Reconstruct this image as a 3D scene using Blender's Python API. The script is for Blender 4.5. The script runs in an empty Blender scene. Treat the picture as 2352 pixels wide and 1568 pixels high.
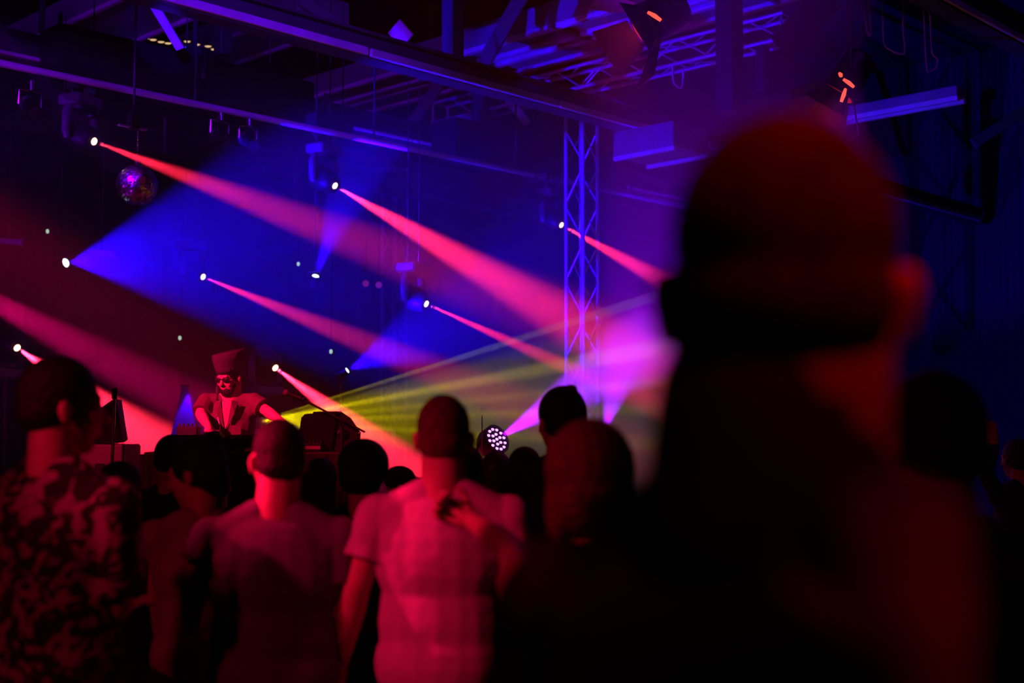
import bpy, bmesh, math, random
import numpy as np
from mathutils import Vector, Matrix, Euler
random.seed(7); np.random.seed(7)
SC = bpy.context.scene
COL = SC.collection
V = Vector
# ------------------------------------------------------------------ camera
F = 2940.0                       # focal length in pixels of the 2352 px wide frame (45 mm on 36 mm)
CAMZ, PITCH = 1.65, math.radians(3.9)
cd = bpy.data.cameras.new('camera'); cam = bpy.data.objects.new('camera', cd); COL.objects.link(cam)
cam.location = (0, 0, CAMZ); cam.rotation_euler = (math.pi/2 + PITCH, 0, 0)
cd.sensor_width = 36; cd.lens = 45; cd.clip_start = .05; cd.clip_end = 200
cd.dof.use_dof = True; cd.dof.focus_distance = 9.6; cd.dof.aperture_fstop = 1.7
SC.camera = cam
# ------------------------------------------------------------------ view, world, sampling
SC.view_settings.view_transform = 'Standard'; SC.view_settings.look = 'None'
SC.view_settings.gamma = 1; SC.view_settings.use_curve_mapping = False
SC.view_settings.exposure = 0.0
w = bpy.data.worlds.new('world'); SC.world = w; w.use_nodes = True
w.node_tree.nodes['Background'].inputs[0].default_value = (0, 0, 0, 1)
w.node_tree.nodes['Background'].inputs[1].default_value = 0
cy = SC.cycles
cy.use_denoising = True
try: cy.denoiser = 'OPENIMAGEDENOISE'
except Exception: pass
cy.max_bounces = 4; cy.diffuse_bounces = 1; cy.glossy_bounces = 2; cy.transmission_bounces = 2
cy.volume_bounces = 0; cy.transparent_max_bounces = 6
cy.sample_clamp_indirect = 2.0; cy.use_light_tree = True
cy.caustics_reflective = False; cy.caustics_refractive = False
# ------------------------------------------------------------------ where things are
def ray(px, py):
    a, b = (px-1176)/F, -(py-784)/F
    return V((a, math.cos(PITCH) - b*math.sin(PITCH), math.sin(PITCH) + b*math.cos(PITCH)))
def W(px, py, Y):                # point of the hall seen at that place of the photo, Y metres ahead
    d = ray(px, py); t = Y/d.y
    return V((d.x*t, Y, CAMZ + d.z*t))
def WZ(px, py, Z):
    d = ray(px, py); t = (Z-CAMZ)/d.z
    return V((d.x*t, d.y*t, Z))
A44 = math.radians(43.9)
U = V((math.sin(A44), math.cos(A44), 0)); Vv = V((-math.cos(A44), math.sin(A44), 0)); UP = V((0, 0, 1))
def uv(u, v, z=0): return U*u + Vv*v + UP*z
def WV(px, py, v):               # on the vertical plane at that v
    d = ray(px, py); t = v/d.dot(Vv)
    return V((0, 0, CAMZ)) + d*t
def WU(px, py, u):
    d = ray(px, py); t = u/d.dot(U)
    return V((0, 0, CAMZ)) + d*t
# ------------------------------------------------------------------ stage and crowd lighting
RC = (1.0, .004, .07)
RED = (1.0, .018, .06); BLUE = (.015, .0, 1.0); VIOLET = (.34, .0, 1.0)
def spot(name, loc, target, watts, color, angle, blend=.3, size=.05):
    ld = bpy.data.lights.new(name, 'SPOT'); ld.energy = watts; ld.color = color
    ld.spot_size = math.radians(angle); ld.spot_blend = blend; ld.shadow_soft_size = size
    o = bpy.data.objects.new(name, ld); COL.objects.link(o); o.location = loc
    o.rotation_euler = (V(target) - V(loc)).to_track_quat('-Z', 'Y').to_euler()
    return o
# moving heads: lens pixel, distance, a second pixel and distance on the beam, full angle, power
BEAMS = [
 ('a', (217, 325), 12.3, (760, 530), 11.2, 8, 13e3, 'hang'),
 ('b', (770, 427), 14.3, (1420, 800), 12.3, 10, 33e3, 'hang'),
 ('c', (1290, 517), 16.7, (1500, 632), 15.8, 10, 22e3, 'hang'),
 ('d', (467, 636), 15.5, (900, 812), 14.2, 7.5, 14e3, 'hang'),
 ('e', (980, 698), 14.5, (1420, 895), 13.4, 6.5, 22e3, 'hang'),
 ('f', (633, 845), 14.0, (960, 1085), 12.6, 12, 34e3, 'stand'),
 ('g', (40, 799), 13.0, (420, 1065), 11.6, 14, 34e3, 'stand'),
 ('h', (-260, 563), 12.0, (330, 873), 10.8, 8, 9e3, 'hang'),
]
BEAM_PTS = []
for k, p, Y, q, Y2, ang, pw, kind in BEAMS:
    a, b = W(*p, Y), W(*q, Y2); d = (b-a).normalized()
    BEAM_PTS.append((a, d, kind))
    spot('beam_light', a + d*.03, b, pw*1.5, RED if k != 'h' else (1, .0, .2), ang, .9, .012)
BLUES = [((152, 603), 12.5, (560, 565), 13.4, 66, 5200), ((725, 633), 14.5, (800, 440), 14.8, 30, 5500),
         ((798, 850), 13.5, (1020, 742), 14.6, 38, 6500)]
BLUE_PTS = []
for p, Y, q, Y2, ang, pw in BLUES:
    a, b = W(*p, Y), W(*q, Y2); d = (b-a).normalized(); BLUE_PTS.append((a, d))
    spot('blue_wash_light', a + d*.03, b, pw, BLUE, ang, .35, .02)
YEL = W(590, 968, 10.6); YT = W(1330, 935, 12.2)
spot('yellow_light', YEL+(YT-YEL).normalized()*.04, YT, 2.8e3, (1, .77, .0), 30, .5, .015)
for py, ang, pw in ((735, 1.8, 32e3), (832, 3.2, 42e3), (895, 1.8, 36e3), (945, 2.2, 34e3), (1010, 2.6, 26e3)):   # the lamp's pattern wheel splits its light into rays
    q = W(1330, py, 12.2); spot('yellow_ray_light', YEL+(q-YEL).normalized()*.04, q, pw, (1, .77, .0), ang, .6, .01)
PAR1 = W(1143, 1007, 9.2); PAR1T = W(1420, 835, 9.0)
spot('par_light', PAR1 + (PAR1T-PAR1+V((0, -.6, 0))).normalized()*.04, PAR1T, 6500, (.40, .0, 1), 30, .5, .012)
PAR2 = W(1385, 1000, 10.2); PAR2T = W(1452, 760, 9.6)
spot('par_light', PAR2 + (PAR2T-PAR2+V((0, -.6, 0))).normalized()*.04, PAR2T, 1600, (.42, .0, 1), 34, .7, .012)
# unseen spots out of the picture, added to light crowd, performer and gear
spot('side_light', (-4.8, 3.95, 4.7), W(585, 1090, 3.7), 900, RC, 7, .6, .06)
spot('side_light', (-4.6, 3.7, 4.2), W(835, 1200, 3.72), 900, RC, 5, .6, .06)
spot('side_light', (-4.4, .6, 3.8), W(1010, 1300, 3.75), 750, RC, 11, .9, .1)
spot('side_light', (-4.2, -1.2, 3.8), (-.6, 3.8, 1.2), 150, RC, 42, .7, .15)
spot('side_light', (-5.5, 4.4, 4.6), W(535, 920, 8.8), 8000, (1, .004, .10), 9, .6, .1)
spot('side_light', (-5.5, 4.4, 4.6), W(770, 985, 8.0), 1500, RC, 7, .6, .1)
spot('side_light', (-5.5, 4.0, 4.2), W(235, 1060, 7.9), 500, RC, 7, .6, .1)
spot('side_light', (-4.5, 2.2, 3.6), W(1285, 1120, 2.75), 450, RC, 6, .8, .08)
spot('tower_light', (.35, 15.9, .15), W(1330, 560, 16.5), 260, (.25, .0, 1), 22, .8, .1)  # uplight without a lamp body, added to pick out the truss tower
spot('rear_light', (.75, .2, 3.6), (.27, .98, 1.92), 85, (1, .0, .01), 12, .9, .1)  # unseen spot added for the red glow on the near head
vW = WZ(200, 187, 5.0).dot(Vv)-1
spot('rig_light', (-7.2, 9.5, 3.2), W(175, 300, 12.3), 800, (.16, .0, 1), 13, .7, .1)  # added violet spots that lift the moving light bodies
spot('rig_light', (-5.0, 10.5, 5.4), W(740, 375, 14.3), 500, (.16, .0, 1), 12, .7, .1)
spot('brace_light', (-3.0, 10.7, 5.2), W(386, 66, 12.4), 420, (.04, .0, 1), 20, .7, .05)  # added blue spots that brighten the roof braces
spot('brace_light', (.5, 11, 5.7), W(1190, 255, 17.3), 300, (.05, .0, 1), 6, .7, .05)
spot('rear_light', (1.3, -.9, 3.2), W(2112, 1520, .58), 26, (1, .0, .06), 3.2, .8, .08)  # unseen spot added for the raised fist
spot('side_light', (-4.8, 4.35, 2.7), W(572, 1060, 3.72), 1500, RC, 4.2, .7, .04)
spot('side_light', (-4.4, .6, 3.8), W(1045, 1165, 3.22), 900, RC, 3.2, .7, .04)  # extra narrow spot added on the reaching hand
# violet fill spots without lamp bodies, added to brighten roof steel and haze
spot('wash_light', (-2.6, 5.5, 5.75), WV(640, 70, vW)+V((0, 0, .3)), 2600, (.14, .0, 1), 24, .9, .2)
spot('wash_light', (-1.0, 7.5, 5.75), W(1450, 90, 15), 260, (.38, .0, 1), 22, .9, .2)
spot('wash_light', (-4.5, 7.0, 5.6), W(60, 130, 14), 900, (.2, .0, 1), 46, .9, .2)
spot('wash_light', (1.5, 5.0, 5.7), W(2230, 20, 9), 150, (.30, .0, 1), 40, .9, .2)
spot('wash_light', (-6.5, 9.5, 1.2), (-3.0, 14, 5), 110, (.6, .0, 1), 80, .9, .3)  # wide low fill added to tint the haze
HAZE = .045
# ------------------------------------------------------------------ materials
MATS = {}
def mat(name, col, rough=.7, col2=None, scale=8, metal=0, bump=0, bscale=60, emit=None, estr=0, spec=.3, kind='noise'):
    if name in MATS: return MATS[name]
    m = bpy.data.materials.new(name); m.use_nodes = True; nt = m.node_tree; b = nt.nodes['Principled BSDF']
    b.inputs['Base Color'].default_value = (*col, 1); b.inputs['Roughness'].default_value = rough
    b.inputs['Metallic'].default_value = metal; b.inputs['Specular IOR Level'].default_value = spec
    tc = nt.nodes.new('ShaderNodeTexCoord')
    if col2 is None: col2 = tuple(c*.8 for c in col)
    if kind == 'voronoi':
        n = nt.nodes.new('ShaderNodeTexNoise'); n.inputs['Scale'].default_value = scale; n.inputs['Detail'].default_value = 1.5
        n.inputs['Distortion'].default_value = 1.6
    elif kind == 'wave':
        n = nt.nodes.new('ShaderNodeTexWave'); n.inputs['Scale'].default_value = scale
    else:
        n = nt.nodes.new('ShaderNodeTexNoise'); n.inputs['Scale'].default_value = scale; n.inputs['Detail'].default_value = 4
    nt.links.new(tc.outputs['Object'], n.inputs['Vector'])
    r = nt.nodes.new('ShaderNodeValToRGB'); r.color_ramp.elements[0].color = (*col2, 1); r.color_ramp.elements[1].color = (*col, 1)
    r.color_ramp.elements[0].position, r.color_ramp.elements[1].position = (.5, .58) if kind == 'voronoi' else (.35, .65)
    nt.links.new(n.outputs[1 if kind == 'wave' else 0], r.inputs[0]); nt.links.new(r.outputs[0], b.inputs['Base Color'])
    if bump:
        n2 = nt.nodes.new('ShaderNodeTexNoise'); n2.inputs['Scale'].default_value = bscale
        nt.links.new(tc.outputs['Object'], n2.inputs['Vector'])
        bp = nt.nodes.new('ShaderNodeBump'); bp.inputs['Strength'].default_value = bump; bp.inputs['Distance'].default_value = .02
        nt.links.new(n2.outputs[0], bp.inputs['Height']); nt.links.new(bp.outputs[0], b.inputs['Normal'])
    if emit:
        b.inputs['Emission Color'].default_value = (*emit, 1); b.inputs['Emission Strength'].default_value = estr
    MATS[name] = m; return m
M_BLACK = mat('black_plastic', (.012, .012, .014), .45, bump=.1)
M_GREY = mat('grey_plastic', (.12, .115, .13), .4)
M_STEEL = mat('painted_steel', (.075, .065, .08), .5, scale=3)
M_RAIL = mat('pale_rail', (.75, .74, .78), .5, scale=3)
M_DARKST = mat('dark_steel', (.035, .033, .04), .6, scale=3)
M_ALU = mat('truss_aluminium', (.55, .55, .57), .38, metal=.3, scale=5)
M_DUCT = mat('galvanised_duct', (.22, .22, .25), .5, scale=2)
M_CLOTH = mat('black_cloth', (.008, .007, .009), .95, bump=.4, bscale=30)
M_FLOOR = mat('dark_floor', (.012, .011, .012), .6, scale=2)
M_WALL = mat('wall_paint', (.012, .011, .014), .8, scale=1)
M_CORR = mat('corrugated_wall', (.03, .028, .036), .7, (.012, .012, .015), 3.2, kind='wave')
M_CEIL = mat('ceiling_deck', (.04, .038, .045), .85, scale=1)
M_MIRROR = mat('mirror_glass', (.85, .85, .9), .28, metal=1, scale=90)
M_CHROME = mat('chrome', (.7, .7, .72), .25, metal=1)
M_STAGE = mat('stage_deck', (.03, .03, .03), .6)
M_CASE = mat('white_case', (.6, .58, .56), .6)
M_WARM = mat('warm_lamp', (1, .8, .5), .5, emit=(1, .62, .3), estr=1.1)
M_SPK = mat('green_white_led', (.8, 1, .8), .5, emit=(.6, .9, .62), estr=1.0)
M_BDOT = mat('blue_led', (.1, .1, 1), .5, emit=(.02, .02, 1), estr=1.0)
M_HOTRED = mat('red_lens', (1, .5, .4), .3, emit=(1, .50, .33), estr=5)
M_HOTBLUE = mat('blue_lens', (.6, .7, 1), .3, emit=(.62, .75, 1), estr=4)
M_HOTPUR = mat('violet_led', (1, .6, 1), .3, emit=(.75, .32, 1), estr=2.2)
M_HOTYEL = mat('yellow_lens', (1, 1, .3), .3, emit=(1, .95, .15), estr=6)
M_REDGLOW = mat('red_filament', (1, .1, .05), .3, emit=(1, .09, .05), estr=1.5)  # glow of the painted glints on the barn door lamps
# ------------------------------------------------------------------ mesh building
def basis(d):
    d = V(d).normalized(); a = V((0, 0, 1)) if abs(d.z) < .95 else V((0, 1, 0))
    x = a.cross(d).normalized(); y = d.cross(x).normalized()
    return x, y, d
class MB:
    def __init__(s): s.v = []; s.f = []
    def add(s, vs, fs):
        o = len(s.v); s.v += [tuple(x) for x in vs]; s.f += [tuple(i+o for i in f) for f in fs]; return s
    def box(s, c, size, ax=None, bev=0):
        x, y, z = ax if ax else (V((1, 0, 0)), V((0, 1, 0)), V((0, 0, 1)))
        c = V(c); hx, hy, hz = [k/2 for k in size]
        if bev <= 0:
            vs = [c + x*hx*i + y*hy*j + z*hz*k for k in (-1, 1) for j in (-1, 1) for i in (-1, 1)]
            return s.add(vs, [(0, 2, 3, 1), (4, 5, 7, 6), (0, 1, 5, 4), (2, 6, 7, 3), (0, 4, 6, 2), (1, 3, 7, 5)])
        b = min(bev, hx*.9, hy*.9, hz*.9); rings = []
        for (k, ins) in ((-hz, b), (-hz+b, 0), (hz-b, 0), (hz, b)):
            r = []
            for (i, j) in ((-1, -1), (1, -1), (1, 1), (-1, 1)):
                for (ci, cj) in (((0, 1), (1, 0)) if i*j > 0 else ((1, 0), (0, 1))):
                    r.append(c + x*i*(hx-ins - b*ci*(0 if ins else 1)) + y*j*(hy-ins - b*cj*(0 if ins else 1)) + z*k)
            rings.append(r)
        n = 8; fs = [tuple(range(n))[::-1], tuple(range(3*n, 4*n))]
        for q in range(3):
            for i in range(n): fs.append((q*n+i, q*n+(i+1) % n, (q+1)*n+(i+1) % n, (q+1)*n+i))
        return s.add([p for r in rings for p in r], fs)
    def cyl(s, p0, p1, r0, r1=None, n=12, cap=True):
        p0, p1 = V(p0), V(p1); r1 = r0 if r1 is None else r1; x, y, d = basis(p1-p0)
        vs = [p + (x*math.cos(t) + y*math.sin(t))*r for p, r in ((p0, r0), (p1, r1)) for t in [2*math.pi*i/n for i in range(n)]]
        fs = [(i, (i+1) % n, n+(i+1) % n, n+i) for i in range(n)]
        if cap: fs += [tuple(range(n))[::-1], tuple(range(n, 2*n))]
        return s.add(vs, fs)
    def lathe(s, p0, d, prof, n=24):   # prof: (along, radius)
        x, y, d = basis(d); p0 = V(p0); vs = []; fs = []
        for a, r in prof:
            vs += [p0 + d*a + (x*math.cos(t)+y*math.sin(t))*max(r, 1e-4) for t in [2*math.pi*i/n for i in range(n)]]
        for q in range(len(prof)-1):
            fs += [(q*n+i, q*n+(i+1) % n, (q+1)*n+(i+1) % n, (q+1)*n+i) for i in range(n)]
        fs += [tuple(range(n))[::-1], tuple(range((len(prof)-1)*n, len(prof)*n))]
        return s.add(vs, fs)
    def tube(s, pts, r, n=8):
        pts = [V(p) for p in pts]; vs = []; fs = []; x = None
        for i, p in enumerate(pts):
            d = (pts[min(i+1, len(pts)-1)] - pts[max(i-1, 0)]).normalized()
            if x is None: x, y, _ = basis(d)
            x = (x - d*x.dot(d)).normalized(); y = d.cross(x)
            rr = r[i] if isinstance(r, (list, tuple)) else r
            vs += [p + (x*math.cos(t)+y*math.sin(t))*rr for t in [2*math.pi*k/n for k in range(n)]]
        for q in range(len(pts)-1):
            fs += [(q*n+i, q*n+(i+1) % n, (q+1)*n+(i+1) % n, (q+1)*n+i) for i in range(n)]
        fs += [tuple(range(n))[::-1], tuple(range((len(pts)-1)*n, len(pts)*n))]
        return s.add(vs, fs)
    def ell(s, c, r, ax=None, nu=20, nv=12):
        x, y, z = ax if ax else (V((1, 0, 0)), V((0, 1, 0)), V((0, 0, 1))); c = V(c)
        vs = [c - z*r[2]]; fs = []
        for j in range(1, nv):
            ph = -math.pi/2 + math.pi*j/nv
            vs += [c + x*r[0]*math.cos(ph)*math.cos(t) + y*r[1]*math.cos(ph)*math.sin(t) + z*r[2]*math.sin(ph) for t in [2*math.pi*i/nu for i in range(nu)]]
        vs.append(c + z*r[2]); N = len(vs)-1
        fs += [(0, 1+(i+1) % nu, 1+i) for i in range(nu)]
        for j in range(nv-2): fs += [(1+j*nu+i, 1+j*nu+(i+1) % nu, 1+(j+1)*nu+(i+1) % nu, 1+(j+1)*nu+i) for i in range(nu)]
        fs += [(N, 1+(nv-2)*nu+i, 1+(nv-2)*nu+(i+1) % nu) for i in range(nu)]
        return s.add(vs, fs)
    def cap(s, p0, p1, r0, r1=None, n=16):
        p0, p1 = V(p0), V(p1); r1 = r0 if r1 is None else r1; d = p1-p0; L = d.length
        if L < 1e-5: return s.ell(p0, (r0, r0, r0))
        pr = [(-r0*math.cos(t), r0*math.sin(t)) for t in [math.pi/2*i/5 for i in range(0, 6)]]
        pr += [(L + r1*math.sin(t), r1*math.cos(t)) for t in [math.pi/2*i/5 for i in range(0, 6)]]
        return s.lathe(p0, d, pr, n)
    def prism(s, poly, off):           # poly: planar loop of points, swept by off
        n = len(poly); off = V(off); vs = [V(p) for p in poly] + [V(p)+off for p in poly]
        return s.add(vs, [tuple(range(n))[::-1], tuple(range(n, 2*n))] + [(i, (i+1) % n, n+(i+1) % n, n+i) for i in range(n)])
    def mesh(s, name):
        me = bpy.data.meshes.new(name); me.from_pydata(s.v, [], s.f); me.update()
        bm = bmesh.new(); bm.from_mesh(me); bmesh.ops.recalc_face_normals(bm, faces=bm.faces); bm.to_mesh(me); bm.free()
        return me
    def build(s, name, m, parent=None, smooth=False, origin=None):
        if parent is not None:
            o0 = V(parent.get('_o', (0, 0, 0)))
            s.v = [tuple(V(p)-o0) for p in s.v]
        elif origin is not None:
            s.v = [tuple(V(p)-V(origin)) for p in s.v]
        me = s.mesh(name); o = bpy.data.objects.new(name, me); COL.objects.link(o)
        if parent is not None: o.parent = parent; o['_o'] = tuple(parent.get('_o', (0, 0, 0)))
        elif origin is not None: o.location = origin; o['_o'] = tuple(origin)
        me.materials.append(m)
        if smooth:
            for p in me.polygons: p.use_smooth = True
            if smooth == 'auto':
                try: me.set_sharp_from_angle(angle=math.radians(40))
                except Exception: pass
        return o
def tag(o, label, cat, group=None, kind=None):
    if label: o['label'] = label
    if cat: o['category'] = cat
    if group: o['group'] = group
    if kind: o['kind'] = kind
    return o
def thing(name, label, cat, loc, group=None):
    o = bpy.data.objects.new(name, None); COL.objects.link(o); o.location = loc; o['_o'] = tuple(loc)
    o.empty_display_size = .1
    return tag(o, label, cat, group)
def struct(name, mb, m): 
    o = mb.build(name, m); o['kind'] = 'structure'; return o
UVA = (U, Vv, UP)
# ------------------------------------------------------------------ hall: 32 x 36 m, turned 44 degrees to the camera
u0, u1, v0, v1, HZ = -8, 24, -14, 22, 9.0
struct('floor', MB().box(uv((u0+u1)/2, (v0+v1)/2, -.1), (u1-u0+.6, v1-v0+.6, .2), UVA), M_FLOOR)
struct('ceiling', MB().box(uv((u0+u1)/2, (v0+v1)/2, HZ+.1), (u1-u0+.6, v1-v0+.6, .2), UVA), M_CEIL)
struct('wall_back', MB().box(uv((u0+u1)/2, v1+.15, HZ/2), (u1-u0, .3, HZ), UVA), M_WALL)
struct('wall_right', MB().box(uv(u1+.15, (v0+v1)/2, HZ/2), (.3, v1-v0, HZ), UVA), M_CORR)
struct('wall_left', MB().box(uv(u0-.15, (v0+v1)/2, HZ/2), (.3, v1-v0, HZ), UVA), M_WALL)
struct('wall_front', MB().box(uv((u0+u1)/2, v0-.15, HZ/2), (u1-u0, .3, HZ), UVA), M_WALL)
# ------------------------------------------------------------------ stage and haze
SY0, SY1, SX0, SX1, SZ = 7.5, 13.5, -6.0, -.8, .45
s = thing('stage', 'low black stage platform that the performer and his table stand on', 'stage', (0, 8, 0))
MB().box(((SX0+SX1)/2, (SY0+SY1)/2, SZ-.03), (SX1-SX0, SY1-SY0, .06), bev=.01).build('deck', M_STAGE, s)
MB().box(((SX0+SX1)/2, SY0+.03, (SZ-.06)/2), (SX1-SX0, .02, SZ-.06)).build('skirt', M_CLOTH, s)
# haze: a closed volume that fills the far two thirds of the hall
hz = [uv(u0+.05, 17), uv(u0+.05, v1-.05), uv(u1-.05, v1-.05), V((5.0, (u1-.05-5.0*U.x)/U.y, 0)), V((2.0, 6.0, 0))]
h = MB().prism([p + UP*.02 for p in hz], UP*5.1).build('stage_haze', M_BLACK)
tag(h, 'thin smoke haze hanging in the air over the stage', 'haze', kind='stuff')
hm = bpy.data.materials.new('haze'); hm.use_nodes = True; nt = hm.node_tree; nt.nodes.clear()
out = nt.nodes.new('ShaderNodeOutputMaterial'); vs = nt.nodes.new('ShaderNodeVolumeScatter')
vs.inputs['Density'].default_value = HAZE; vs.inputs['Anisotropy'].default_value = .3
vs.inputs['Color'].default_value = (1, 1, 1, 1)
nt.links.new(vs.outputs[0], out.inputs['Volume']); h.data.materials[0] = hm
try: hm.cycles.homogeneous_volume = True
except Exception: pass
# black curtain behind the stage
def curtain(name, a, b, z0, z1, label):
    a, b = V(a), V(b); d = (b-a); L = d.length; d.normalize(); nrm = V((-d.y, d.x, 0))
    n = int(L/.06); vs = []; fs = []
    for i in range(n+1):
        t = L*i/n; o = .07*math.sin(t*14) + .03*math.sin(t*31+1)
        for z in (z0, z1):
            for k in (0, .02): vs.append(a + d*t + nrm*(o+k) + UP*z)
    for i in range(n):
        q = 4*i
        fs += [(q, q+4, q+6, q+2), (q+1, q+3, q+7, q+5), (q, q+1, q+5, q+4), (q+2, q+6, q+7, q+3)]
    fs += [(0, 2, 3, 1), (4*n, 4*n+1, 4*n+3, 4*n+2)]
    o = MB().add(vs, fs).build(name, M_CLOTH, smooth=False)
    return tag(o, label, 'curtain')
curtain('backdrop_curtain', uv(6.0, 21.0), uv(22.8, 21.0), .03, 5.0, 'long black pleated curtain hung behind the stage')
# ------------------------------------------------------------------ roof steel
def ibeam(name, u_a, u_b, v, zb, wd, ht, label, along='u', group=None, fl=.035, rail=None, m=None, mr=None):
    A = U if along == 'u' else Vv; B = Vv if along == 'u' else U
    mid = A*((u_a+u_b)/2) + B*v; L = abs(u_b-u_a)
    t = thing(name, label, 'beam', mid + UP*zb, group)
    ax = (A, B, UP)
    MB().box(mid+UP*(zb+ht/2), (L, .03, ht-2*fl), ax).build('web', m or M_STEEL, t)
    MB().box(mid+UP*(zb+ht-fl/2), (L, wd, fl), ax, bev=.006).build('top_flange', m or M_STEEL, t)
    MB().box(mid+UP*(zb+fl/2), (L, wd, fl), ax, bev=.006).build('bottom_flange', mr or m or M_STEEL, t)
    if rail: 
        n0 = int(L/3.0)
        for i in range(n0):
            ta = min(u_a, u_b) + 3.0*i
            MB().box(A*(ta+1.49)+B*(v-wd/2-.035)+UP*(zb+rail/2+.01), (2.96, .05, rail), ax, bev=.008).build('cable_tray', mr or M_RAIL, t)
    return t
pC = WZ(200, 187, 5.0); vC = pC.dot(Vv)
pA = WV(700, 103, vC-1.0)
ibeam('roof_beam', 2.5, 23.8, vC-1.0, pA.z-.0, .22, .30, 'longest steel roof beam crossing the picture, bright violet cable tray along its lower edge', rail=.085)
pB = WV(925, 330, vC+1.1)
ibeam('roof_beam', 2.0, 23.8, vC+1.1, pB.z, .20, .30, 'steel roof beam running behind the black hanging boxes above the pipe of moving lights', rail=.035)
pD = WV(545, 385, vC+4.0)
ibeam('roof_beam', 2.0, 23.8, vC+4.0, pD.z, .20, .34, 'dull violet roof beam running low behind the mirror ball')
pE = WZ(2200, 44, 5.6); vE = pE.dot(Vv)
ibeam('roof_beam', 4.5, 23.8, vE, 5.6, .22, .34, 'steel roof beam with a pale jointed cable tray in the far upper right', rail=.06)
pG = WV(0, 262, vC+6.5)
ibeam('roof_beam', 3.0, 23.8, vC+6.5, pG.z, .2, .5, 'faint violet roof beam furthest back on the left behind the moving lights')
# duct running the other way
pd = WZ(1300, 92, 6.9); uD = pd.dot(U)
t = thing('ventilation_duct', 'wide ribbed metal duct with violet edges crossing the roof at top middle', 'duct', uv(uD, 6, 6.9))
va, vb = -1.0, WU(742, 245, uD).dot(Vv)
axd = (Vv, -U, UP)
def dseg(va, vb, du, z, wd, ht, nm, m): MB().box(uv(uD+du, (va+vb)/2, z), (abs(vb-va), wd, ht), axd, bev=.01).build(nm, m, t)
dseg(va, vb, 0, 7.05, 1.3, .30, 'duct_body', M_DUCT)
for k, du in enumerate((-.6, -.12, .12, .6)): dseg(va, vb, du, 6.87, .10, .07, 'rib', M_RAIL)
for q in range(6): MB().box(uv(uD, va+1.5+q*2.6, 6.86), (.05, 1.36, .05), axd).build('cross_strap', M_STEEL, t)
def duct2(px, py, Z, va_, vb_, wd, label, ht=.3):
    p = WZ(px, py, Z); u_ = p.dot(U); vm = p.dot(Vv)
    t2 = thing('light_trough', label, 'duct', uv(u_, vm, Z))
    MB().box(uv(u_, vm+(va_+vb_)/2, Z+ht/2), (abs(vb_-va_), wd, ht), axd, bev=.01).build('trough_body', M_DUCT, t2)
    for du in (-wd/2+.03, wd/2-.03): MB().box(uv(u_+du, vm+(va_+vb_)/2, Z-.02), (abs(vb_-va_), .05, .05), axd).build('lip', M_RAIL, t2)
duct2(1510, 360, 4.9, -.5, .4, .7, 'short violet trough behind the black hanging box right of the truss tower')

duct2(2060, 252, 5.2, -.75, .75, .22, 'long thin violet trough right of the red barn door lamp', ht=.12)
duct2(260, 60, 6.6, -1.6, 2.6, 1.0, 'dim ribbed trough above the left moving light')
duct2(600, 90, 7.4, -1.5, 1.5, .9, 'dim trough behind the violet edged roof beam left of the duct')
def brace(a, b, wd, th, label, nm='steel_brace', m=None, facing=None):
    a, b = V(a), V(b); d = (b-a).normalized(); f = V(facing) if facing else V((0, -1, 0))
    x = d.cross(f).normalized(); y = d.cross(x)
    c = (a+b)/2
    o = MB().box(c, ((b-a).length, wd, th), (d, x, y), bev=.005).build(nm, m or M_STEEL, origin=c)
    return tag(o, label, 'brace')
brace(W(352, 10, 12.2), W(414, 112, 12.6), .085, .03, 'bright blue flat steel brace sloping down at upper left', m=M_RAIL, facing=(.3, -.5, -.8))
brace(W(1163, 222, 17.2), W(1212, 285, 17.4), .11, .03, 'short bright blue steel brace below the long roof beam near the middle', m=M_RAIL, facing=(.3, -.5, -.8))
brace(W(1022, 175, 18.2), W(922, 318, 18.4), .16, .08, 'dull sloping steel brace left of the far truss end')
brace(W(1205, -20, 15.0), W(1108, 150, 15.2), .17, .08, 'dark sloping steel brace left of the wide duct at the top')
brace(W(1290, 178, 17.3), W(1440, 248, 17.2), .09, .05, 'violet diagonal strut crossing the top of the near truss tower')
brace(W(905, 60, 14.6), W(935, 95, 14.6), .22, .03, 'bright violet angled gusset plate above the long roof beam', nm='gusset_plate', m=M_RAIL, facing=(.3, -.5, -.8))
brace(W(690, 0, 13.8), W(800, 72, 14), .12, .06, 'thin violet brace above the cable tray left of the gusset plate')
brace(W(1990, 60, 12.6), W(1830, 300, 12.8), .10, .06, 'dim sloping strut above the big blurred head')
brace(W(2352, 255, 16), W(2235, 330, 16), .14, .06, 'dark sloping strut in front of the corrugated wall')
brace(W(0, 60, 15), W(50, 122, 15), .05, .05, 'thin red brown brace at the upper left edge')
def post(px, pya, pyb, Y, r, label, m=None):
    a, b = W(px, pya, Y), W(px, pyb, Y); a.x = b.x
    o = MB().box((a+b)/2, (r*2, r*2, abs(a.z-b.z)), UVA, bev=.01).build('roof_post', m or M_STEEL, origin=b)
    return tag(o, label, 'post')
post(1110, 205, 330, 17.5, .10, 'dull red brown roof post below the long beam right of the chain hoist', m=M_DARKST)
post(512, -10, 128, 14.5, .08, 'red brown roof post left of the bright cable tray', m=M_DARKST)
post(1040, -10, 135, 15.5, .10, 'dark roof post above the middle of the long beam', m=M_DARKST)
post(1677, -10, 260, 13.5, .11, 'tall black roof post right of the horizontal truss', m=M_BLACK)
post(1752, 105, 215, 14.5, .06, 'short black post just right of the tall black roof post', m=M_BLACK)
post(96, -5, 75, 14.5, .03, 'thin violet hanging rod at upper left', m=M_DARKST)
post(378, 270, 350, 14.0, .018, 'thin rod hanging beside the mirror ball')
post(679, 318, 430, 16.0, .02, 'thin rod hanging left of the middle moving light')
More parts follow.
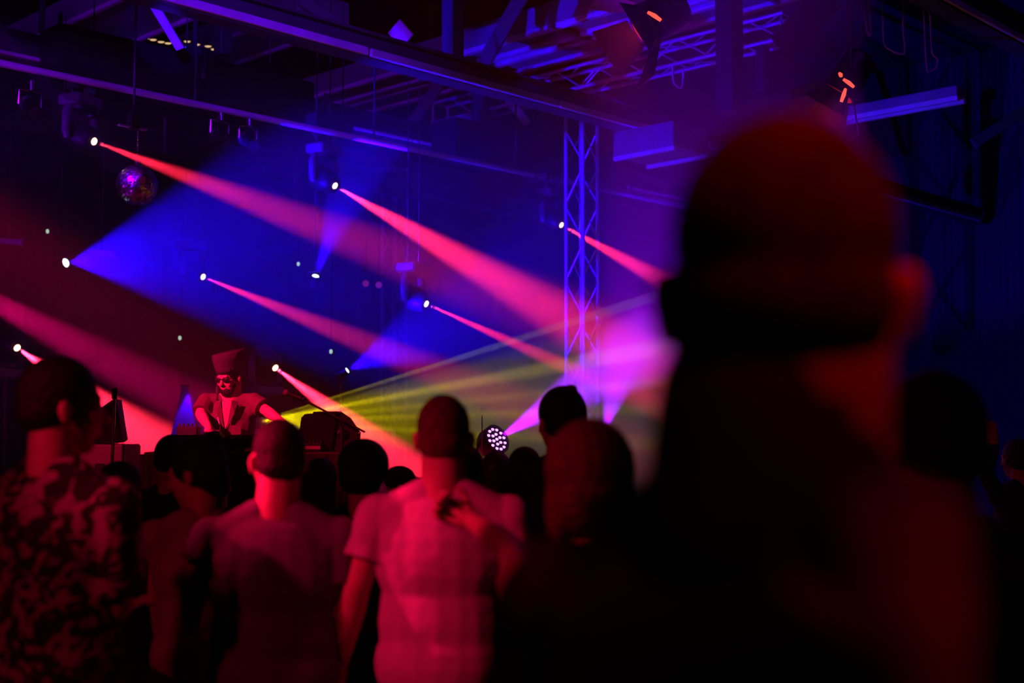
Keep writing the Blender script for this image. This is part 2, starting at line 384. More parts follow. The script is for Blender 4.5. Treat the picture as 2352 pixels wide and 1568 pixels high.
t = tag(MB().cyl(W(1905, -10, 10.5), W(1800, 108, 10.8), .14, n=20).build('black_tube', M_BLACK, smooth='auto'), 'thick black sloping tube hanging above the big blurred head', 'tube')
# black boxes hung in line
def hbox(name, p, v, depth, label, cat='box'):
    pts = [WV(x, y, v) for x, y in p]
    t = thing(name, label, cat, sum(pts, V())/4)
    MB().prism(pts, Vv*depth).build('box_body', M_BLACK, t)
    a, b = (pts[0]+pts[3])/2, (pts[1]+pts[2])/2
    for k in (.15, .5, .85):
        c = pts[0].lerp(pts[1], k)
        MB().cyl(c+Vv*depth/2, V((c.x, c.y, min(HZ-.02, c.z+(2.4 if len(t.name) == 11 else .7))))+Vv*depth/2, .008, n=6).build('hanging_wire', M_DARKST, t)
    return t
hbox('masking_box', [(140, 52), (722, 190), (722, 288), (140, 170)], vC+.45, .45, 'long black box hung above the pipe on the left')
hbox('masking_box', [(1045, 268), (1440, 350), (1440, 438), (1045, 354)], vC+.45, .45, 'long black box hung above the pipe left of the big blurred head')
hoist = hbox('chain_hoist', [(727, 256), (812, 274), (812, 308), (727, 290)], vC+.2, .2, 'small black motor box above the middle moving light', 'hoist')
a = WV(746, 258, vC+.3); b = WV(747, 214, vC+.3)
MB().cyl(a-U*.06, b, .012, n=6).build('sling', M_DARKST, hoist); MB().cyl(a+U*.06, b, .012, n=6).build('sling', M_DARKST, hoist)
# lighting pipe
pe0, pe1 = uv(pC.dot(U)-2.4, vC, 5.0), uv(20.5, vC, 5.0)
t = thing('lighting_pipe', 'long horizontal steel pipe that the red moving lights hang from', 'pipe', pC)
MB().cyl(pe0, pe1, .035, n=14).build('pipe', M_RAIL, t, smooth='auto')
for k in range(6):
    c = uv(pC.dot(U)-1.2+k*2.4, vC, 5.0); MB().cyl(c, c+UP*1.2, .012, n=6).build('drop_wire', M_DARKST, t)
pq0 = WV(120, 252, vC+2.6)
t = tag(MB().cyl(pq0-U*2.5, pq0+U*5, .03, n=12).build('back_pipe', M_STEEL, smooth='auto', origin=pq0), 'thin pipe behind the left moving light', 'pipe')
# ------------------------------------------------------------------ trusses
def truss_mesh(L, s=.29, rc=.025, rd=.011, bay=.5, phase=0):
    m = MB(); h = s/2
    for i in (-1, 1):
        for j in (-1, 1): m.cyl((i*h, j*h, 0), (i*h, j*h, L), rc, n=10)
    n = int(L/bay)
    for q in range(n):
        z = q*bay; e = 1 if (q+phase) % 2 else -1
        for (a, b) in (((-h, -h), (h, -h)), ((h, -h), (h, h)), ((h, h), (-h, h)), ((-h, h), (-h, -h))):
            p, r = (a, b) if e > 0 else (b, a)
            m.cyl((p[0], p[1], z+.03), (r[0], r[1], z+bay-.03), rd, n=6)
    for z in (.03, L-.03):
        for (a, b) in (((-h, -h), (h, -h)), ((h, -h), (h, h)), ((h, h), (-h, h)), ((-h, h), (-h, -h))):
            m.cyl((a[0], a[1], z), (b[0], b[1], z), rd*1.4, n=6)
    return m
def place(m, o, x, y, z):
    o = V(o); m.v = [tuple(o + x*p[0] + y*p[1] + z*p[2]) for p in m.v]; return m
def tower(px, Y, top, label, z0=0.03):
    c = W(px, 900, Y); c.z = 0
    t = thing('truss_tower', label, 'truss', c)
    place(truss_mesh(top-z0-.05), c+UP*(z0+.02), U, Vv, UP).build('truss_frame', M_ALU, t, smooth='auto')
    MB().box(c+UP*z0, (.6, .6, .03), UVA, bev=.008).build('base_plate', M_DARKST, t)
    return c
T1 = tower(1338, 16.5, 6.0, 'aluminium truss tower standing right of the red beams, left of the big blurred head')
T2 = tower(904, 21.5, 6.1, 'faint distant aluminium truss tower behind the yellow beams')
ut = T1.dot(U); vt = T1.dot(Vv)
zt = 6.05
va2 = WU(1008, 240, ut).dot(Vv); vb2 = WU(1815, 15, ut).dot(Vv)
vb2 = vt - 6.5 if vb2 > vt else vb2
m = place(truss_mesh(va2 - vb2), uv(ut, vb2, zt+.16), U, UP, Vv)
t = m.build('horizontal_truss', M_ALU, smooth='auto', origin=uv(ut, vt, zt)); tag(t, 'horizontal aluminium truss running from the tower top up to the right under the roof', 'truss')
# ------------------------------------------------------------------ fixtures
def moving_head(tip, d, kind, label, lit=M_HOTRED, group='red beam moving lights'):
    tip, d = V(tip), V(d).normalized(); piv = tip - d*.20
    sgn = 1 if kind == 'hang' else -1
    t = thing('moving_head_light', label, 'stage light', piv + UP*.33*sgn, group)
    hd = V((d.x, d.y, 0)).normalized(); side = V((-hd.y, hd.x, 0))
    hdo = MB().lathe(piv - d*.18, d, [(0, .06), (.02, .10), (.08, .135), (.22, .14), (.30, .125), (.36, .10), (.375, .085)], 24).build('lamp_head', M_BLACK, t, smooth='auto')
    MB().lathe(tip - d*.012, d, [(0, .04), (.012, .036), (.02, .02)], 16).build('lens', lit, hdo, smooth='auto')
    for sd in (-1, 1):
        arm = MB().tube([piv + side*sd*.165 - UP*.05*sgn, piv + side*sd*.185 + UP*.02*sgn, piv+side*sd*.185+UP*.2*sgn, piv+side*sd*.14+UP*.27*sgn], [.035, .045, .045, .035], 10)
        arm.build('yoke_arm', M_GREY, t, smooth='auto')
    MB().cyl(piv+side*.17, piv-side*.17, .03, n=12).build('pivot', M_BLACK, t, smooth='auto')
    MB().cyl(piv+UP*.24*sgn, piv+UP*.28*sgn, .15, n=20).build('turntable', M_BLACK, t, smooth='auto')
    bb = MB().box(piv+UP*.34*sgn, (.36, .26, .11), (side, hd, UP), bev=.02).build('base_box', M_GREY, t)
    tag(MB().tube([piv+UP*.34*sgn+side*sd*.19+hd*.02*k for sd, k in ((1, -3), (1, 3))], .012).build('handle', M_CHROME, bb), 'shiny carrying handle', None)
    return t, piv, side
LBL = {'a': 'moving light hung left of the mirror ball throwing a red beam', 'b': 'moving light hung above the middle throwing the widest red beam',
 'c': 'moving light beside the near truss tower throwing a short red beam', 'd': 'moving light high behind the performer throwing a thin magenta beam',
 'e': 'moving light near the distant truss tower throwing the thinnest red beam', 'f': 'low moving light right of the performer throwing a pale red beam',
 'g': 'low moving light at the left edge throwing a red beam behind the dark haired man', 'h': 'moving light past the left edge of the stage with a broad dull red beam'}
for (k, *_), (a, d, kind) in zip(BEAMS, BEAM_PTS):
    t, piv, side = moving_head(a, d, kind, LBL[k])
    if kind == 'hang':
        zc = piv.z + .395
        ztop = 5.0 if k in 'abc' else min(HZ, zc+2.4)
        for sd in (-1, 1):
            b = piv + side*sd*.12; b.z = zc
            tp = V((b.x, b.y, max(ztop, zc+.1)))
            MB().cyl(b, tp, .014 if k in 'abc' else .006, n=8).build('clamp_rod', M_CHROME, t)
            MB().lathe(tp - UP*.02 - side*.03, side, [(0, .05), (.06, .05)], 12).build('clamp', M_CHROME, t)
    else:
        st = thing('light_stand', {'f': 'thin stand under the low moving light right of the performer', 'g': 'thin stand under the low moving light at the left edge'}[k], 'stand', (piv.x, piv.y, SZ if SX0 < piv.x < SX1 and piv.y < SY1 else 0))
        z0 = st.location.z; b = piv - UP*.395
        MB().cyl((b.x, b.y, z0+.02), b, .02, n=10).build('pole', M_DARKST, st)
        MB().cyl((b.x, b.y, z0), (b.x, b.y, z0+.03), .28, n=20).build('base_plate', M_DARKST, st)
def par_can(tip, d, label, lens, r=.07, L=.22, drop=None, hang=True, group=None, ledn=0):
    tip, d = V(tip), V(d).normalized()
    t = thing('par_can_light', label, 'stage light', tip - d*L/2, group)
    lb = MB().lathe(tip - d*L, d, [(0, r*.5), (.02, r*.8), (L*.4, r), (L, r*1.05), (L, r*.97), (L-.01, r*.95)], 24).build('lamp_body', M_BLACK, t, smooth='auto')
    x, y, _ = basis(d)
    if ledn:
        lf = MB().lathe(tip-d*.02, d, [(0, r*.93), (.004, r*.93)], 24).build('lamp_face', M_BLACK, t)
        for (R, n) in ((0, 1), (.33, 6), (.66, 12), (.0, 0)):
            for i in range(n):
                a = 2*math.pi*i/max(n, 1) + R
                c = tip - d*.012 + (x*math.cos(a) + y*math.sin(a))*R*r*1.12
                MB().ell(c, (r*.135, r*.135, r*.1), nu=10, nv=6).build('led_lens', lens, lf, smooth=True)
    else:
        MB().lathe(tip - d*.012, d, [(0, r*.93), (.012, r*.8), (.018, r*.3)], 20).build('lens', lens, lb, smooth='auto')
    sd = d.cross(UP).normalized(); c = tip - d*L*.5; sg = 1 if hang else -1
    MB().tube([c + sd*(r+.01), c + sd*(r+.03) + UP*sg*.05, c+sd*(r+.02)+UP*sg*(r+.07), c-sd*(r+.02)+UP*sg*(r+.07), c-sd*(r+.03)+UP*sg*.05, c - sd*(r+.01)], .009, 6).build('bracket', M_DARKST, t)
    if hang: MB().cyl(c+UP*(r+.07), V((c.x, c.y, min(HZ, c.z+(drop or 2.5)))), .006, n=8).build('drop_rod', M_DARKST, t)
    else: 
        z0 = SZ if (SX0 < c.x < SX1 and SY0 < c.y < SY1) else 0
        MB().cyl((c.x, c.y, z0), c-UP*(r+.07), .016, n=8).build('stand_pole', M_DARKST, t)
        MB().cyl((c.x, c.y, z0), (c.x, c.y, z0+.02), .2, n=16).build('stand_base', M_DARKST, t)
    return t
for (a, d), lb, r in zip(BLUE_PTS, ('bright wash lamp on the left throwing the wide blue cone', 'small blue lamp pointing up below the middle moving light', 'small blue lamp pointing up right beside the yellow beams'), (.05, .045, .035)):
    par_can(a, d + V((0, -.9, 0)), lb, M_HOTBLUE, r=r, L=.16, hang=(r > .04), group='blue wash lamps')
par_can(PAR1, PAR1T-PAR1 + V((0, -.6, 0)), 'round multi lens lamp glowing violet white on the right of the stage', M_HOTPUR, r=.105, L=.16, hang=False, ledn=19)
par_can(PAR2, PAR2T-PAR2 + V((0, -.6, 0)), 'round violet lamp half hidden behind the red haired head', M_HOTPUR, r=.105, L=.16, hang=False, ledn=19)
par_can(YEL, YT-YEL, 'small lamp behind the performer throwing yellow green beams', M_HOTYEL, r=.05, L=.14, hang=False)
def two_lamps(px, py, lb): 
    return par_can(W(px, py, 17.5), V((.1, -1, -.1)), lb, mat('dim_pink_lens', (.6, .15, .3), .3, emit=(.5, .03, .18), estr=.35), r=.05, L=.2)
two_lamps(840, 651, 'left one of two small pink round lamps below the distant rig'); two_lamps(870, 654, 'right one of two small pink round lamps below the distant rig')
def barn_lamp(p, d, label, flaps, r=.13, glints=()):
    p, d = V(p), V(d).normalized(); x, y, _ = basis(d)
    t = thing('barn_door_light', label, 'stage light', p, 'black theatre lamps with barn doors')
    MB().lathe(p - d*.34, d, [(0, r*.5), (.03, r*.9), (.26, r), (.34, r*1.1)], 20).build('lamp_body', M_BLACK, t, smooth='auto')
    MB().lathe(p + d*.002, d, [(0, r*.9), (.006, r*.9)], 20).build('lens', mat('dull_red_gel', (.5, .02, .01), .4, emit=(1, .03, .01), estr=.3), t)
    for k, (sx, sy) in enumerate(((1, 0), (-1, 0), (0, 1), (0, -1))):
        if not flaps[k]: continue
        o = x*sx + y*sy; q = x*sy + y*sx; c = p + d*.01 + o*r*1.05; e = c + (d*.75 + o*.65).normalized()*r*1.7
        MB().prism([c - q*r*.75, c + q*r*.75, e + q*r*1.25, e - q*r*1.25], (d.cross(q)*.006)).build('barn_door', M_BLACK, t)
    sd = d.cross(UP).normalized(); c = p - d*.17
    MB().tube([c+sd*(r+.02), c+sd*(r+.03)+UP*.2, c-sd*(r+.03)+UP*.2, c-sd*(r+.02)], .012, 6).build('bracket', M_BLACK, t)
    MB().cyl(c+UP*.2, V((c.x, c.y, min(HZ, c.z+2.5))), .02, n=8).build('drop_rod', M_DARKST, t)
    # painted red glints: glowing strips standing in for reflections on the lamp edges
    for a_, b_ in glints: MB().tube([a_, a_.lerp(b_, .5)+V((0, -.01, 0)), b_], [.010, .015, .011], 8).build('vent_slit', M_REDGLOW, t)
    spot('barn_light', p + d*.03, p + d*2, 16, (1, .02, .02), 130, .3, .06)
    return t
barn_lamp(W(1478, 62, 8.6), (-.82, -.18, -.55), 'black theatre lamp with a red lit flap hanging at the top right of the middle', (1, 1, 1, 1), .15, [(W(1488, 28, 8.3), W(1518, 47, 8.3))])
barn_lamp(W(1925, 215, 9.2), (-.55, .15, -.85), 'black theatre lamp with thin red slits painted on, right above the big blurred head', (1, 1, 1, 1), .13, [(W(1937, 182, 8.95), W(1961, 200, 8.95)), (W(1942, 204, 8.95), W(1932, 234, 8.95)), (W(1928, 168, 8.95), W(1932, 176, 8.95))])
spot('barn_light', W(1470, 75, 8.6), W(1440, 190, 8.6) + V((-.2, 0, -.5)), 14, (1, .02, .02), 70, .7, .08)
spot('barn_light', W(1915, 235, 9.1), (.30, .9, 1.95), 160, (1, .02, .03), 20, .8, .08)
# mirror ball: facets are faces of one faceted globe
pm = W(315, 425, 12.3); R = .197
t = thing('mirror_ball', 'mirror ball of small square mirrors hanging in the blue light at upper left', 'mirror ball', pm)
m = MB(); rows = 22
for j in range(rows):
    a0, a1 = -math.pi/2 + math.pi*j/rows, -math.pi/2 + math.pi*(j+1)/rows
    n = max(4, int(2*rows*math.cos((a0+a1)/2)))
    for i in range(n):
        b0, b1 = 2*math.pi*(i+.04)/n, 2*math.pi*(i+.96)/n; jj = [random.uniform(-.0042, .0042) for _ in range(4)]
        P = [pm + V((math.cos(a)*math.cos(b), math.cos(a)*math.sin(b), math.sin(a)))*(R+q) for (a, b), q in zip(((a0, b0), (a0, b1), (a1, b1), (a1, b0)), jj)]
        m.add(P + [p + (pm-p)*.03 for p in P], [(0, 1, 2, 3), (0, 4, 5, 1), (1, 5, 6, 2), (2, 6, 7, 3), (3, 7, 4, 0)])
m.build('mirror_tiles', M_MIRROR, t)
MB().ell(pm, (R*.975,)*3, nu=32, nv=20).build('core', M_DARKST, t, smooth=True)
MB().cyl(pm+UP*(R-.01), pm+UP*(R+.05), .035, n=14).build('cap', M_CHROME, t)
ch = MB()
for k in range(11): ch.ell(pm+UP*(R+.07+k*.026), (.007, .012, .016) if k % 2 else (.012, .007, .016), nu=8, nv=6)
ch.build('chain', M_CHROME, t)
MB().box(pm+UP*(R+.42)-U*.05, (.1, .1, .16), UVA, bev=.01).build('ball_motor', M_DARKST, t)
MB().box(pm+UP*(R+.36)-U*.06, (.30, .05, .012), UVA).build('bracket_plate', M_RAIL, t)
MB().cyl(pm+UP*(R+.5)-U*.05, pm+UP*(R+2.4)-U*.05, .012, n=8).build('hanging_wire', M_DARKST, t)
spot('pin_light', (-4.6, 8.2, 5.6), pm, 4500, (.22, .0, 1), 3.4, .5, .04)  # unseen spot added to brighten the mirror ball
# small lamps
for (x, y, Y, lb) in ((109, 531, 17, 'tiny pale green lamp above the bright blue wash lamp'), (413, 776, 17, 'tiny pale green lamp left above the performer'), (685, 606, 18, 'tiny pale green lamp left of the small blue lamp'), (760, 807, 17, 'tiny pale green lamp below the thin magenta beam')):
    c = W(x, y, Y); t = thing('marker_lamp', lb, 'lamp', c, 'tiny pale marker lamps in front of the curtain')
    MB().ell(c, (.022, .018, .03), nu=12, nv=8).build('bulb', M_SPK, t, smooth=True)
    MB().box(c+V((0, .03, 0)), (.06, .03, .07), bev=.005).build('lamp_back', M_BLACK, t)
    MB().cyl(c+V((0, .03, .03)), c+V((0, .03, 1.5)), .006, n=6).build('hanging_cord', M_BLACK, t)
for (x, y, lb) in ((20, 554, 'dim pink tube shaped housing at the left edge'), (234, 581, 'dim pink tube shaped housing right of the blue wash lamp')):
    c = W(x, y, 15.5); t = thing('tube_housing', lb, 'lamp', c, 'dim tube housings')
    MB().cyl(c-V((.16, 0, -.01)), c+V((.15, 0, -.02)), .04, n=14).build('housing', mat('dim_pink_metal', (.6, .2, .5), .4), t, smooth='auto')
    MB().cyl(c+V((.15, 0, -.02)), c+V((.17, 0, -.02)), .048, n=14).build('end_cap', M_RAIL, t)
    MB().cyl(c+V((0, 0, .03)), c+V((0, 0, 2.5)), .008, n=6).build('hanging_rod', M_DARKST, t)
bank = [(338, 84), (352, 88), (370, 93), (386, 96), (430, 92), (452, 99), (478, 103), (446, 109), (466, 114), (492, 110)]
for i, (x, y) in enumerate(bank):
    c = W(x, y, 18.5); t = thing('gallery_lamp', 'small warm white lamp high behind the blue brace, %s' % ('in the left cluster' if x < 400 else 'in the right cluster'), 'lamp', c, 'warm lamps in the left cluster' if x < 400 else 'warm lamps in the right cluster')
    MB().lathe(c-UP*.02, UP, [(0, .045), (.01, .055), (.05, .03)], 12).build('shade', M_DARKST, t); MB().ell(c-UP*.02, (.05, .03, .016), nu=10, nv=6).build('bulb', M_WARM, t, smooth=True)
    MB().cyl(c+UP*.02, c+UP*1.4, .006, n=5).build('cord', M_DARKST, t)
rk = W(440, 145, 13.6); t = thing('power_rack', 'small black rack with a column of blue indicator lights above the left of the rig', 'equipment rack', rk)
MB().box(rk+V((0, .1, 0)), (.32, .18, .36), bev=.01).build('rack_body', M_BLACK, t)
for (x, y) in ((426, 108), (435, 130), (436, 137), (444, 133), (444, 141), (444, 149), (452, 152), (452, 160)):
    c = W(x, y, 13.58); MB().ell(c, (.009, .008, .009), nu=8, nv=6).build('indicator_led', M_BDOT, t)
MB().cyl(rk+UP*.18+V((0, .1, 0)), rk+UP*1.6+V((0, .1, 0)), .012, n=6).build('hanging_wire', M_DARKST, t)
# cables looped from the rig on the right and clutter on the pipe
def cable(pts, label, r=.012):
    P = [W(*p) for p in pts]; out = []
    for i in range(len(P)-1):
        p0, p1, p2, p3 = P[max(i-1, 0)], P[i], P[i+1], P[min(i+2, len(P)-1)]
        for k in range(6):
            s_ = k/6; out.append(.5*((2*p1) + (p2-p0)*s_ + (2*p0-5*p1+4*p2-p3)*s_*s_ + (3*p1-p0-3*p2+p3)*s_**3))
    out.append(P[-1]); return tag(MB().tube(out, r, 6).build('hanging_cable', M_RAIL, smooth=True, origin=P[0]), label, 'cable')
cable([(2028, 0, 12), (2030, 95, 12), (2048, 116, 12), (2068, 124, 12), (2078, 118, 12), (2074, 60, 12), (2076, 0, 12)], 'pale looped cable hanging at upper right', .01)
cable([(2135, 0, 12), (2140, 115, 12), (2153, 135, 12), (2150, 155, 12), (2136, 163, 12), (2128, 150, 12), (2120, 0, 12)], 'dim round cable loop right of the pale looped cable', .008)
cable([(1985, 0, 12), (1990, 60, 12), (1996, 80, 12), (2000, 70, 12), (1994, 0, 12)], 'short knotted cable left of the pale looped cable', .012)
cable([(1545, 150, 15), (1548, 190, 15), (1566, 200, 15), (1570, 160, 15)], 'cable loop under the horizontal truss')
rp = W(1480, 30, 10)
for (x, y, Y, lb) in ((70, 190, 12.6, 'unlit black theatre lamp hung at the left end of the pipe'), (505, 262, 13.4, 'unlit black theatre lamp hung between the two left moving lights'), (570, 275, 13.7, 'unlit black theatre lamp hung nearer the middle moving light'), (1225, 408, 16.5, 'unlit black theatre lamp hung left of the near truss tower')):
    c = WV(x, y, vC); 
    t = thing('profile_spotlight', lb, 'stage light', c, 'unlit profile lamps on the pipe')
    d = V((.5, -.7, -.5)).normalized(); q = c - UP*.22
    MB().lathe(q-d*.25, d, [(0, .05), (.03, .09), (.2, .09), (.22, .065), (.42, .065), (.44, .075)], 18).build('lamp_body', M_BLACK, t, smooth='auto')
    MB().lathe(q+d*.185, d, [(0, .06), (.01, .06)], 14).build('lens', M_DARKST, t)
    MB().tube([q+U*.11, q+U*.11+UP*.14, q-U*.11+UP*.14, q-U*.11], .01, 6).build('bracket', M_CHROME, t)
    MB().box(c-UP*.035, (.05, .12, .1), UVA, bev=.01).build('clamp', M_CHROME, t)

# ------------------------------------------------------------------ performer's table and gear
def rq(p, c=0): return p
TZ = W(760, 1038, 8.0).z
tx0, tx1, ty0, ty1 = W(330, 1030, 8.0).x, W(800, 1030, 8.0).x, 8.0, 8.62
t = thing('performance_table', 'long table under a black cloth carrying the music gear in front of the performer', 'table', ((tx0+tx1)/2, 8.3, SZ))
MB().box(((tx0+tx1)/2, (ty0+ty1)/2, TZ-.015), (tx1-tx0, ty1-ty0, .03), bev=.006).build('tabletop', mat('table_top', (.10, .06, .05), .5), t)
for x in (tx0+.05, tx1-.05):
    for y in (ty0+.06, ty1-.05): MB().cyl((x, y, SZ), (x, y, TZ-.03), .018, n=10).build('leg', M_DARKST, t)
vs, fs = [], []; n = 90
for i in range(n+1):
    x = tx0 - .012 + (tx1-tx0+.024)*i/n; o = .018*math.sin(i*.9) + .01*math.sin(i*2.3)
    for z in (SZ+.02, TZ-.012): vs += [V((x, ty0-.03-o*(1 if z < TZ-.1 else .2), z)), V((x, ty0-.022-o*(1 if z < TZ-.1 else .2), z))]
for i in range(n):
    q = 4*i; fs += [(q, q+4, q+6, q+2), (q+1, q+3, q+7, q+5), (q, q+1, q+5, q+4), (q+2, q+6, q+7, q+3)]
fs += [(0, 2, 3, 1), (4*n, 4*n+1, 4*n+3, 4*n+2)]
cl = MB().add(vs, fs).build('table_cloth', mat('maroon_black_cloth', (.045, .02, .025), .95, bump=.3), smooth=False)
tag(cl, 'dark cloth hanging down the front of the long gear table', 'cloth')
def deck(px, Y, label, w=.32, group='record turntables on the table'):
    c = V((W(px, 1000, Y).x, Y, TZ)); t = thing('turntable', label, 'turntable', c, group)
    MB().box(c+UP*.055, (w, .30, .06), bev=.012).build('plinth', M_BLACK, t)
    for sx in (-1, 1):
        for sy in (-1, 1): MB().cyl(c+V((sx*(w/2-.04), sy*.11, 0)), c+V((sx*(w/2-.04), sy*.11, .026)), .022, n=12).build('foot', M_DARKST, t)
    MB().lathe(c+V((-.03, 0, .085)), UP, [(0, .135), (.018, .135), (.02, .12)], 32).build('platter', M_CHROME, t, smooth='auto')
    MB().lathe(c+V((-.03, 0, .105)), UP, [(0, .125), (.003, .125), (.0031, .03)], 32).build('record', M_BLACK, t, smooth='auto')
    MB().cyl(c+V((w/2-.045, .09, .085)), c+V((w/2-.045, .09, .125)), .022, n=14).build('tonearm_base', M_CHROME, t)
    MB().tube([c+V((w/2-.045, .13, .13)), c+V((w/2-.045, .02, .13)), c+V((w/2-.075, -.08, .115))], .006, 8).build('tonearm', M_CHROME, t)
    MB().box(c+V((w/2-.03, -.09, .09)), (.014, .07, .012)).build('pitch_slider', M_CHROME, t)
    for k in range(2): MB().cyl(c+V((-w/2+.03+.04*k, -.125, .085)), c+V((-w/2+.03+.04*k, -.125, .096)), .013, n=10).build('button', mat('red_button', (.7, .2, .2), .4), t)
deck(452, 8.22, 'record turntable at the left end of the gear table'); deck(590, 8.22, 'record turntable in the middle of the gear table behind the lit head')
c = V((W(522, 1000, 8.2).x, 8.25, TZ)); t = thing('dj_mixer', 'small black mixing desk with knobs between the two turntables', 'mixer', c)
mb_ = MB().box(c+UP*.045, (.14, .28, .09), bev=.01).build('mixer_body', M_BLACK, t)
for i in range(3):
    for j in range(4): MB().cyl(c+V((-.045+.045*i, -.07+.05*j, .09)), c+V((-.045+.045*i, -.07+.05*j, .108)), .009, .007, n=10).build('knob', M_CHROME, mb_)
for i in range(2): MB().box(c+V((-.03+.06*i, -.11, .094)), (.012, .03, .014)).build('fader', M_CHROME, mb_)
def gearbox(px, py, Y, w, d, h, label, knobs=5):
    c = V((W(px, py, Y).x, Y, TZ)); t = thing('effects_unit', label, 'music gear', c)
    MB().box(c+UP*h/2, (w, d, h), bev=.008).build('unit_body', M_DARKST, t)
    for i in range(knobs): MB().cyl(c+V((-w/2+w*(i+.5)/knobs, -d*.2, h)), c+V((-w/2+w*(i+.5)/knobs, -d*.2, h+.02)), .009, n=10).build('knob', M_CHROME, t)
    MB().box(c+V((0, -d/2-.002, h*.5)), (w*.8, .004, h*.35)).build('face_panel', mat('pale_red_panel', (.6, .4, .4), .4), t)
gearbox(722, 1025, 8.12, .12, .14, .055, 'small effects box with metal knobs in front of the wedge speaker')
gearbox(433, 1005, 8.5, .14, .1, .16, 'small black music box with a pale top at the far left of the table')
gearbox(668, 1022, 8.2, .15, .2, .07, 'flat black music unit half hidden behind the lit head', 4)
# wedge monitors (section polygon swept along its length)
def wedge(corner_px, Y, length, depthv, label, stand_z):
    sec = [W(x, y, Y) for x, y in corner_px]
    t = thing('wedge_speaker', label, 'speaker', sum(sec, V())/len(sec) - UP*.1)
    return t, sec
yw = 8.05
# side cheek seen at right, long face at left
side = [(775, 941), (785, 943), (806, 957), (829, 991), (826, 1020), (816, 1029), (778, 1033), (762, 1031), (766, 1000)]
sp = [W(x, y, yw+.06) for x, y in side]
t = thing('wedge_speaker', 'large black wedge shaped monitor speaker on the right end of the table', 'speaker', (sp[0].x-.1, yw, TZ))
low = min(p.z for p in sp); 
for p in sp: p.z += TZ - low + .004
off = V((-.20, .30, .0))
MB().prism(sp, off).build('cabinet', mat('speaker_black', (.03, .028, .032), .6, bump=.3, bscale=120), t)
f = [W(x, y, yw+.045) + UP*(TZ-low+.004) for x, y in ((775, 943), (700, 948), (692, 956), (686, 1000), (686, 1029), (760, 1031), (766, 1000))]
MB().prism(f, V((0, .03, 0))).build('grille', M_BLACK, t)
for q in (1, 3, 5): 
    e = sp[q]; MB().ell(e + V((-.008, -.004, 0)), (.008, .006, .008), nu=8, nv=6).build('corner_screw', M_CHROME, t)
MB().lathe(sum(sp, V())/len(sp)+V((-.02, -.004, .0)), V((0, -1, 0)), [(0, .03), (.008, .034), (.016, .02)], 16).build('side_handle', M_BLACK, t)
side2 = [(262, 911), (223, 938), (221, 1002), (233, 1013), (274, 1012), (283, 1006), (268, 912)]
CT = None
cx = W(228, 1020, 7.95); BZ = W(228, 1019, 7.95).z
t = thing('equipment_case', 'pale tall road case lit red at the left end of the stage', 'case', (cx.x, 8.0, SZ))
MB().box((cx.x, 8.15, (BZ+SZ)/2), (.30, .36, BZ-SZ-.01), bev=.012).build('case_body', M_CASE, t)
for k in (-1, 1): 
    MB().box((cx.x+k*.145, 7.968, (BZ+SZ)/2), (.02, .02, BZ-SZ-.01), bev=.004).build('edge_strip', M_CHROME, t)
MB().box((cx.x, 7.964, BZ-.14), (.06, .012, .04), bev=.004).build('latch', M_CHROME, t)
sp = [W(x, y, 8.02) for x, y in side2]; dz = BZ + .004 - min(p.z for p in sp)
t = thing('wedge_speaker', 'black wedge monitor standing on its side on the pale case at the left', 'speaker', (cx.x, 8.1, BZ))
for p in sp: p.z += dz
MB().prism(sp, V((-.06, .30, 0))).build('cabinet', mat('speaker_black', (.03, .03, .03)), t)
MB().prism([p + V((0, -.006, 0)) for p in (sp[1].lerp(sp[0], .15), sp[2].lerp(sp[3], .3), sp[4].lerp(sp[5], .2), sp[6].lerp(sp[5], .1))], V((0, .004, 0))).build('grille', M_BLACK, t)
a, b = W(263, 912, 7.9), V((W(252, 1100, 7.9).x, 7.9, SZ))
t = thing('microphone_stand', 'thin straight stand in front of the left wedge speaker', 'stand', b)
MB().cyl(b, a, .011, n=10).build('pole', M_CHROME, t); MB().lathe(b, UP, [(0, .13), (.012, .13), (.02, .03)], 24).build('round_base', M_DARKST, t)
MB().lathe(a, UP, [(-.01, .016), (.05, .02), (.06, .012)], 12).build('clip', M_BLACK, t)
# boom microphone in front of the right wedge
ym = 7.88
pt = W(786, 972, ym); ft = V((pt.x, ym, SZ)); b0, b1 = W(838, 992, ym), W(688, 913, ym+.12)
t = thing('boom_stand', 'black boom microphone stand in front of the right wedge speaker', 'stand', ft)
MB().cyl(ft, pt, .011, n=10).build('pole', M_DARKST, t)
MB().lathe(ft, UP, [(0, .13), (.012, .13), (.02, .03)], 24).build('round_base', M_DARKST, t)
MB().tube([b0, b1], .0065, 8).build('boom', M_DARKST, t); MB().lathe(pt-V((0, .02, 0)), V((0, 1, 0)), [(0, .02), (.05, .02)], 14).build('clutch', M_BLACK, t)
m0, m1 = W(694, 915, ym+.11), W(640, 895, ym+.18); dm = (m1-m0).normalized()
t = thing('microphone', 'handheld microphone with a round head clipped to the boom beside the performer', 'microphone', m0)
MB().lathe(m0-dm*.02, dm, [(0, .012), (.1, .014), (.125, .017)], 16).build('handle', M_DARKST, t, smooth='auto')
MB().ell(m0+dm*.125, (.021, .021, .021)).build('mesh_head', mat('mic_mesh', (.6, .55, .55), .4, metal=.5, bump=.5, bscale=300), t, smooth=True)
MB().lathe(m0-dm*.0, dm, [(0, .018), (.035, .02)], 14).build('clip', M_BLACK, t)
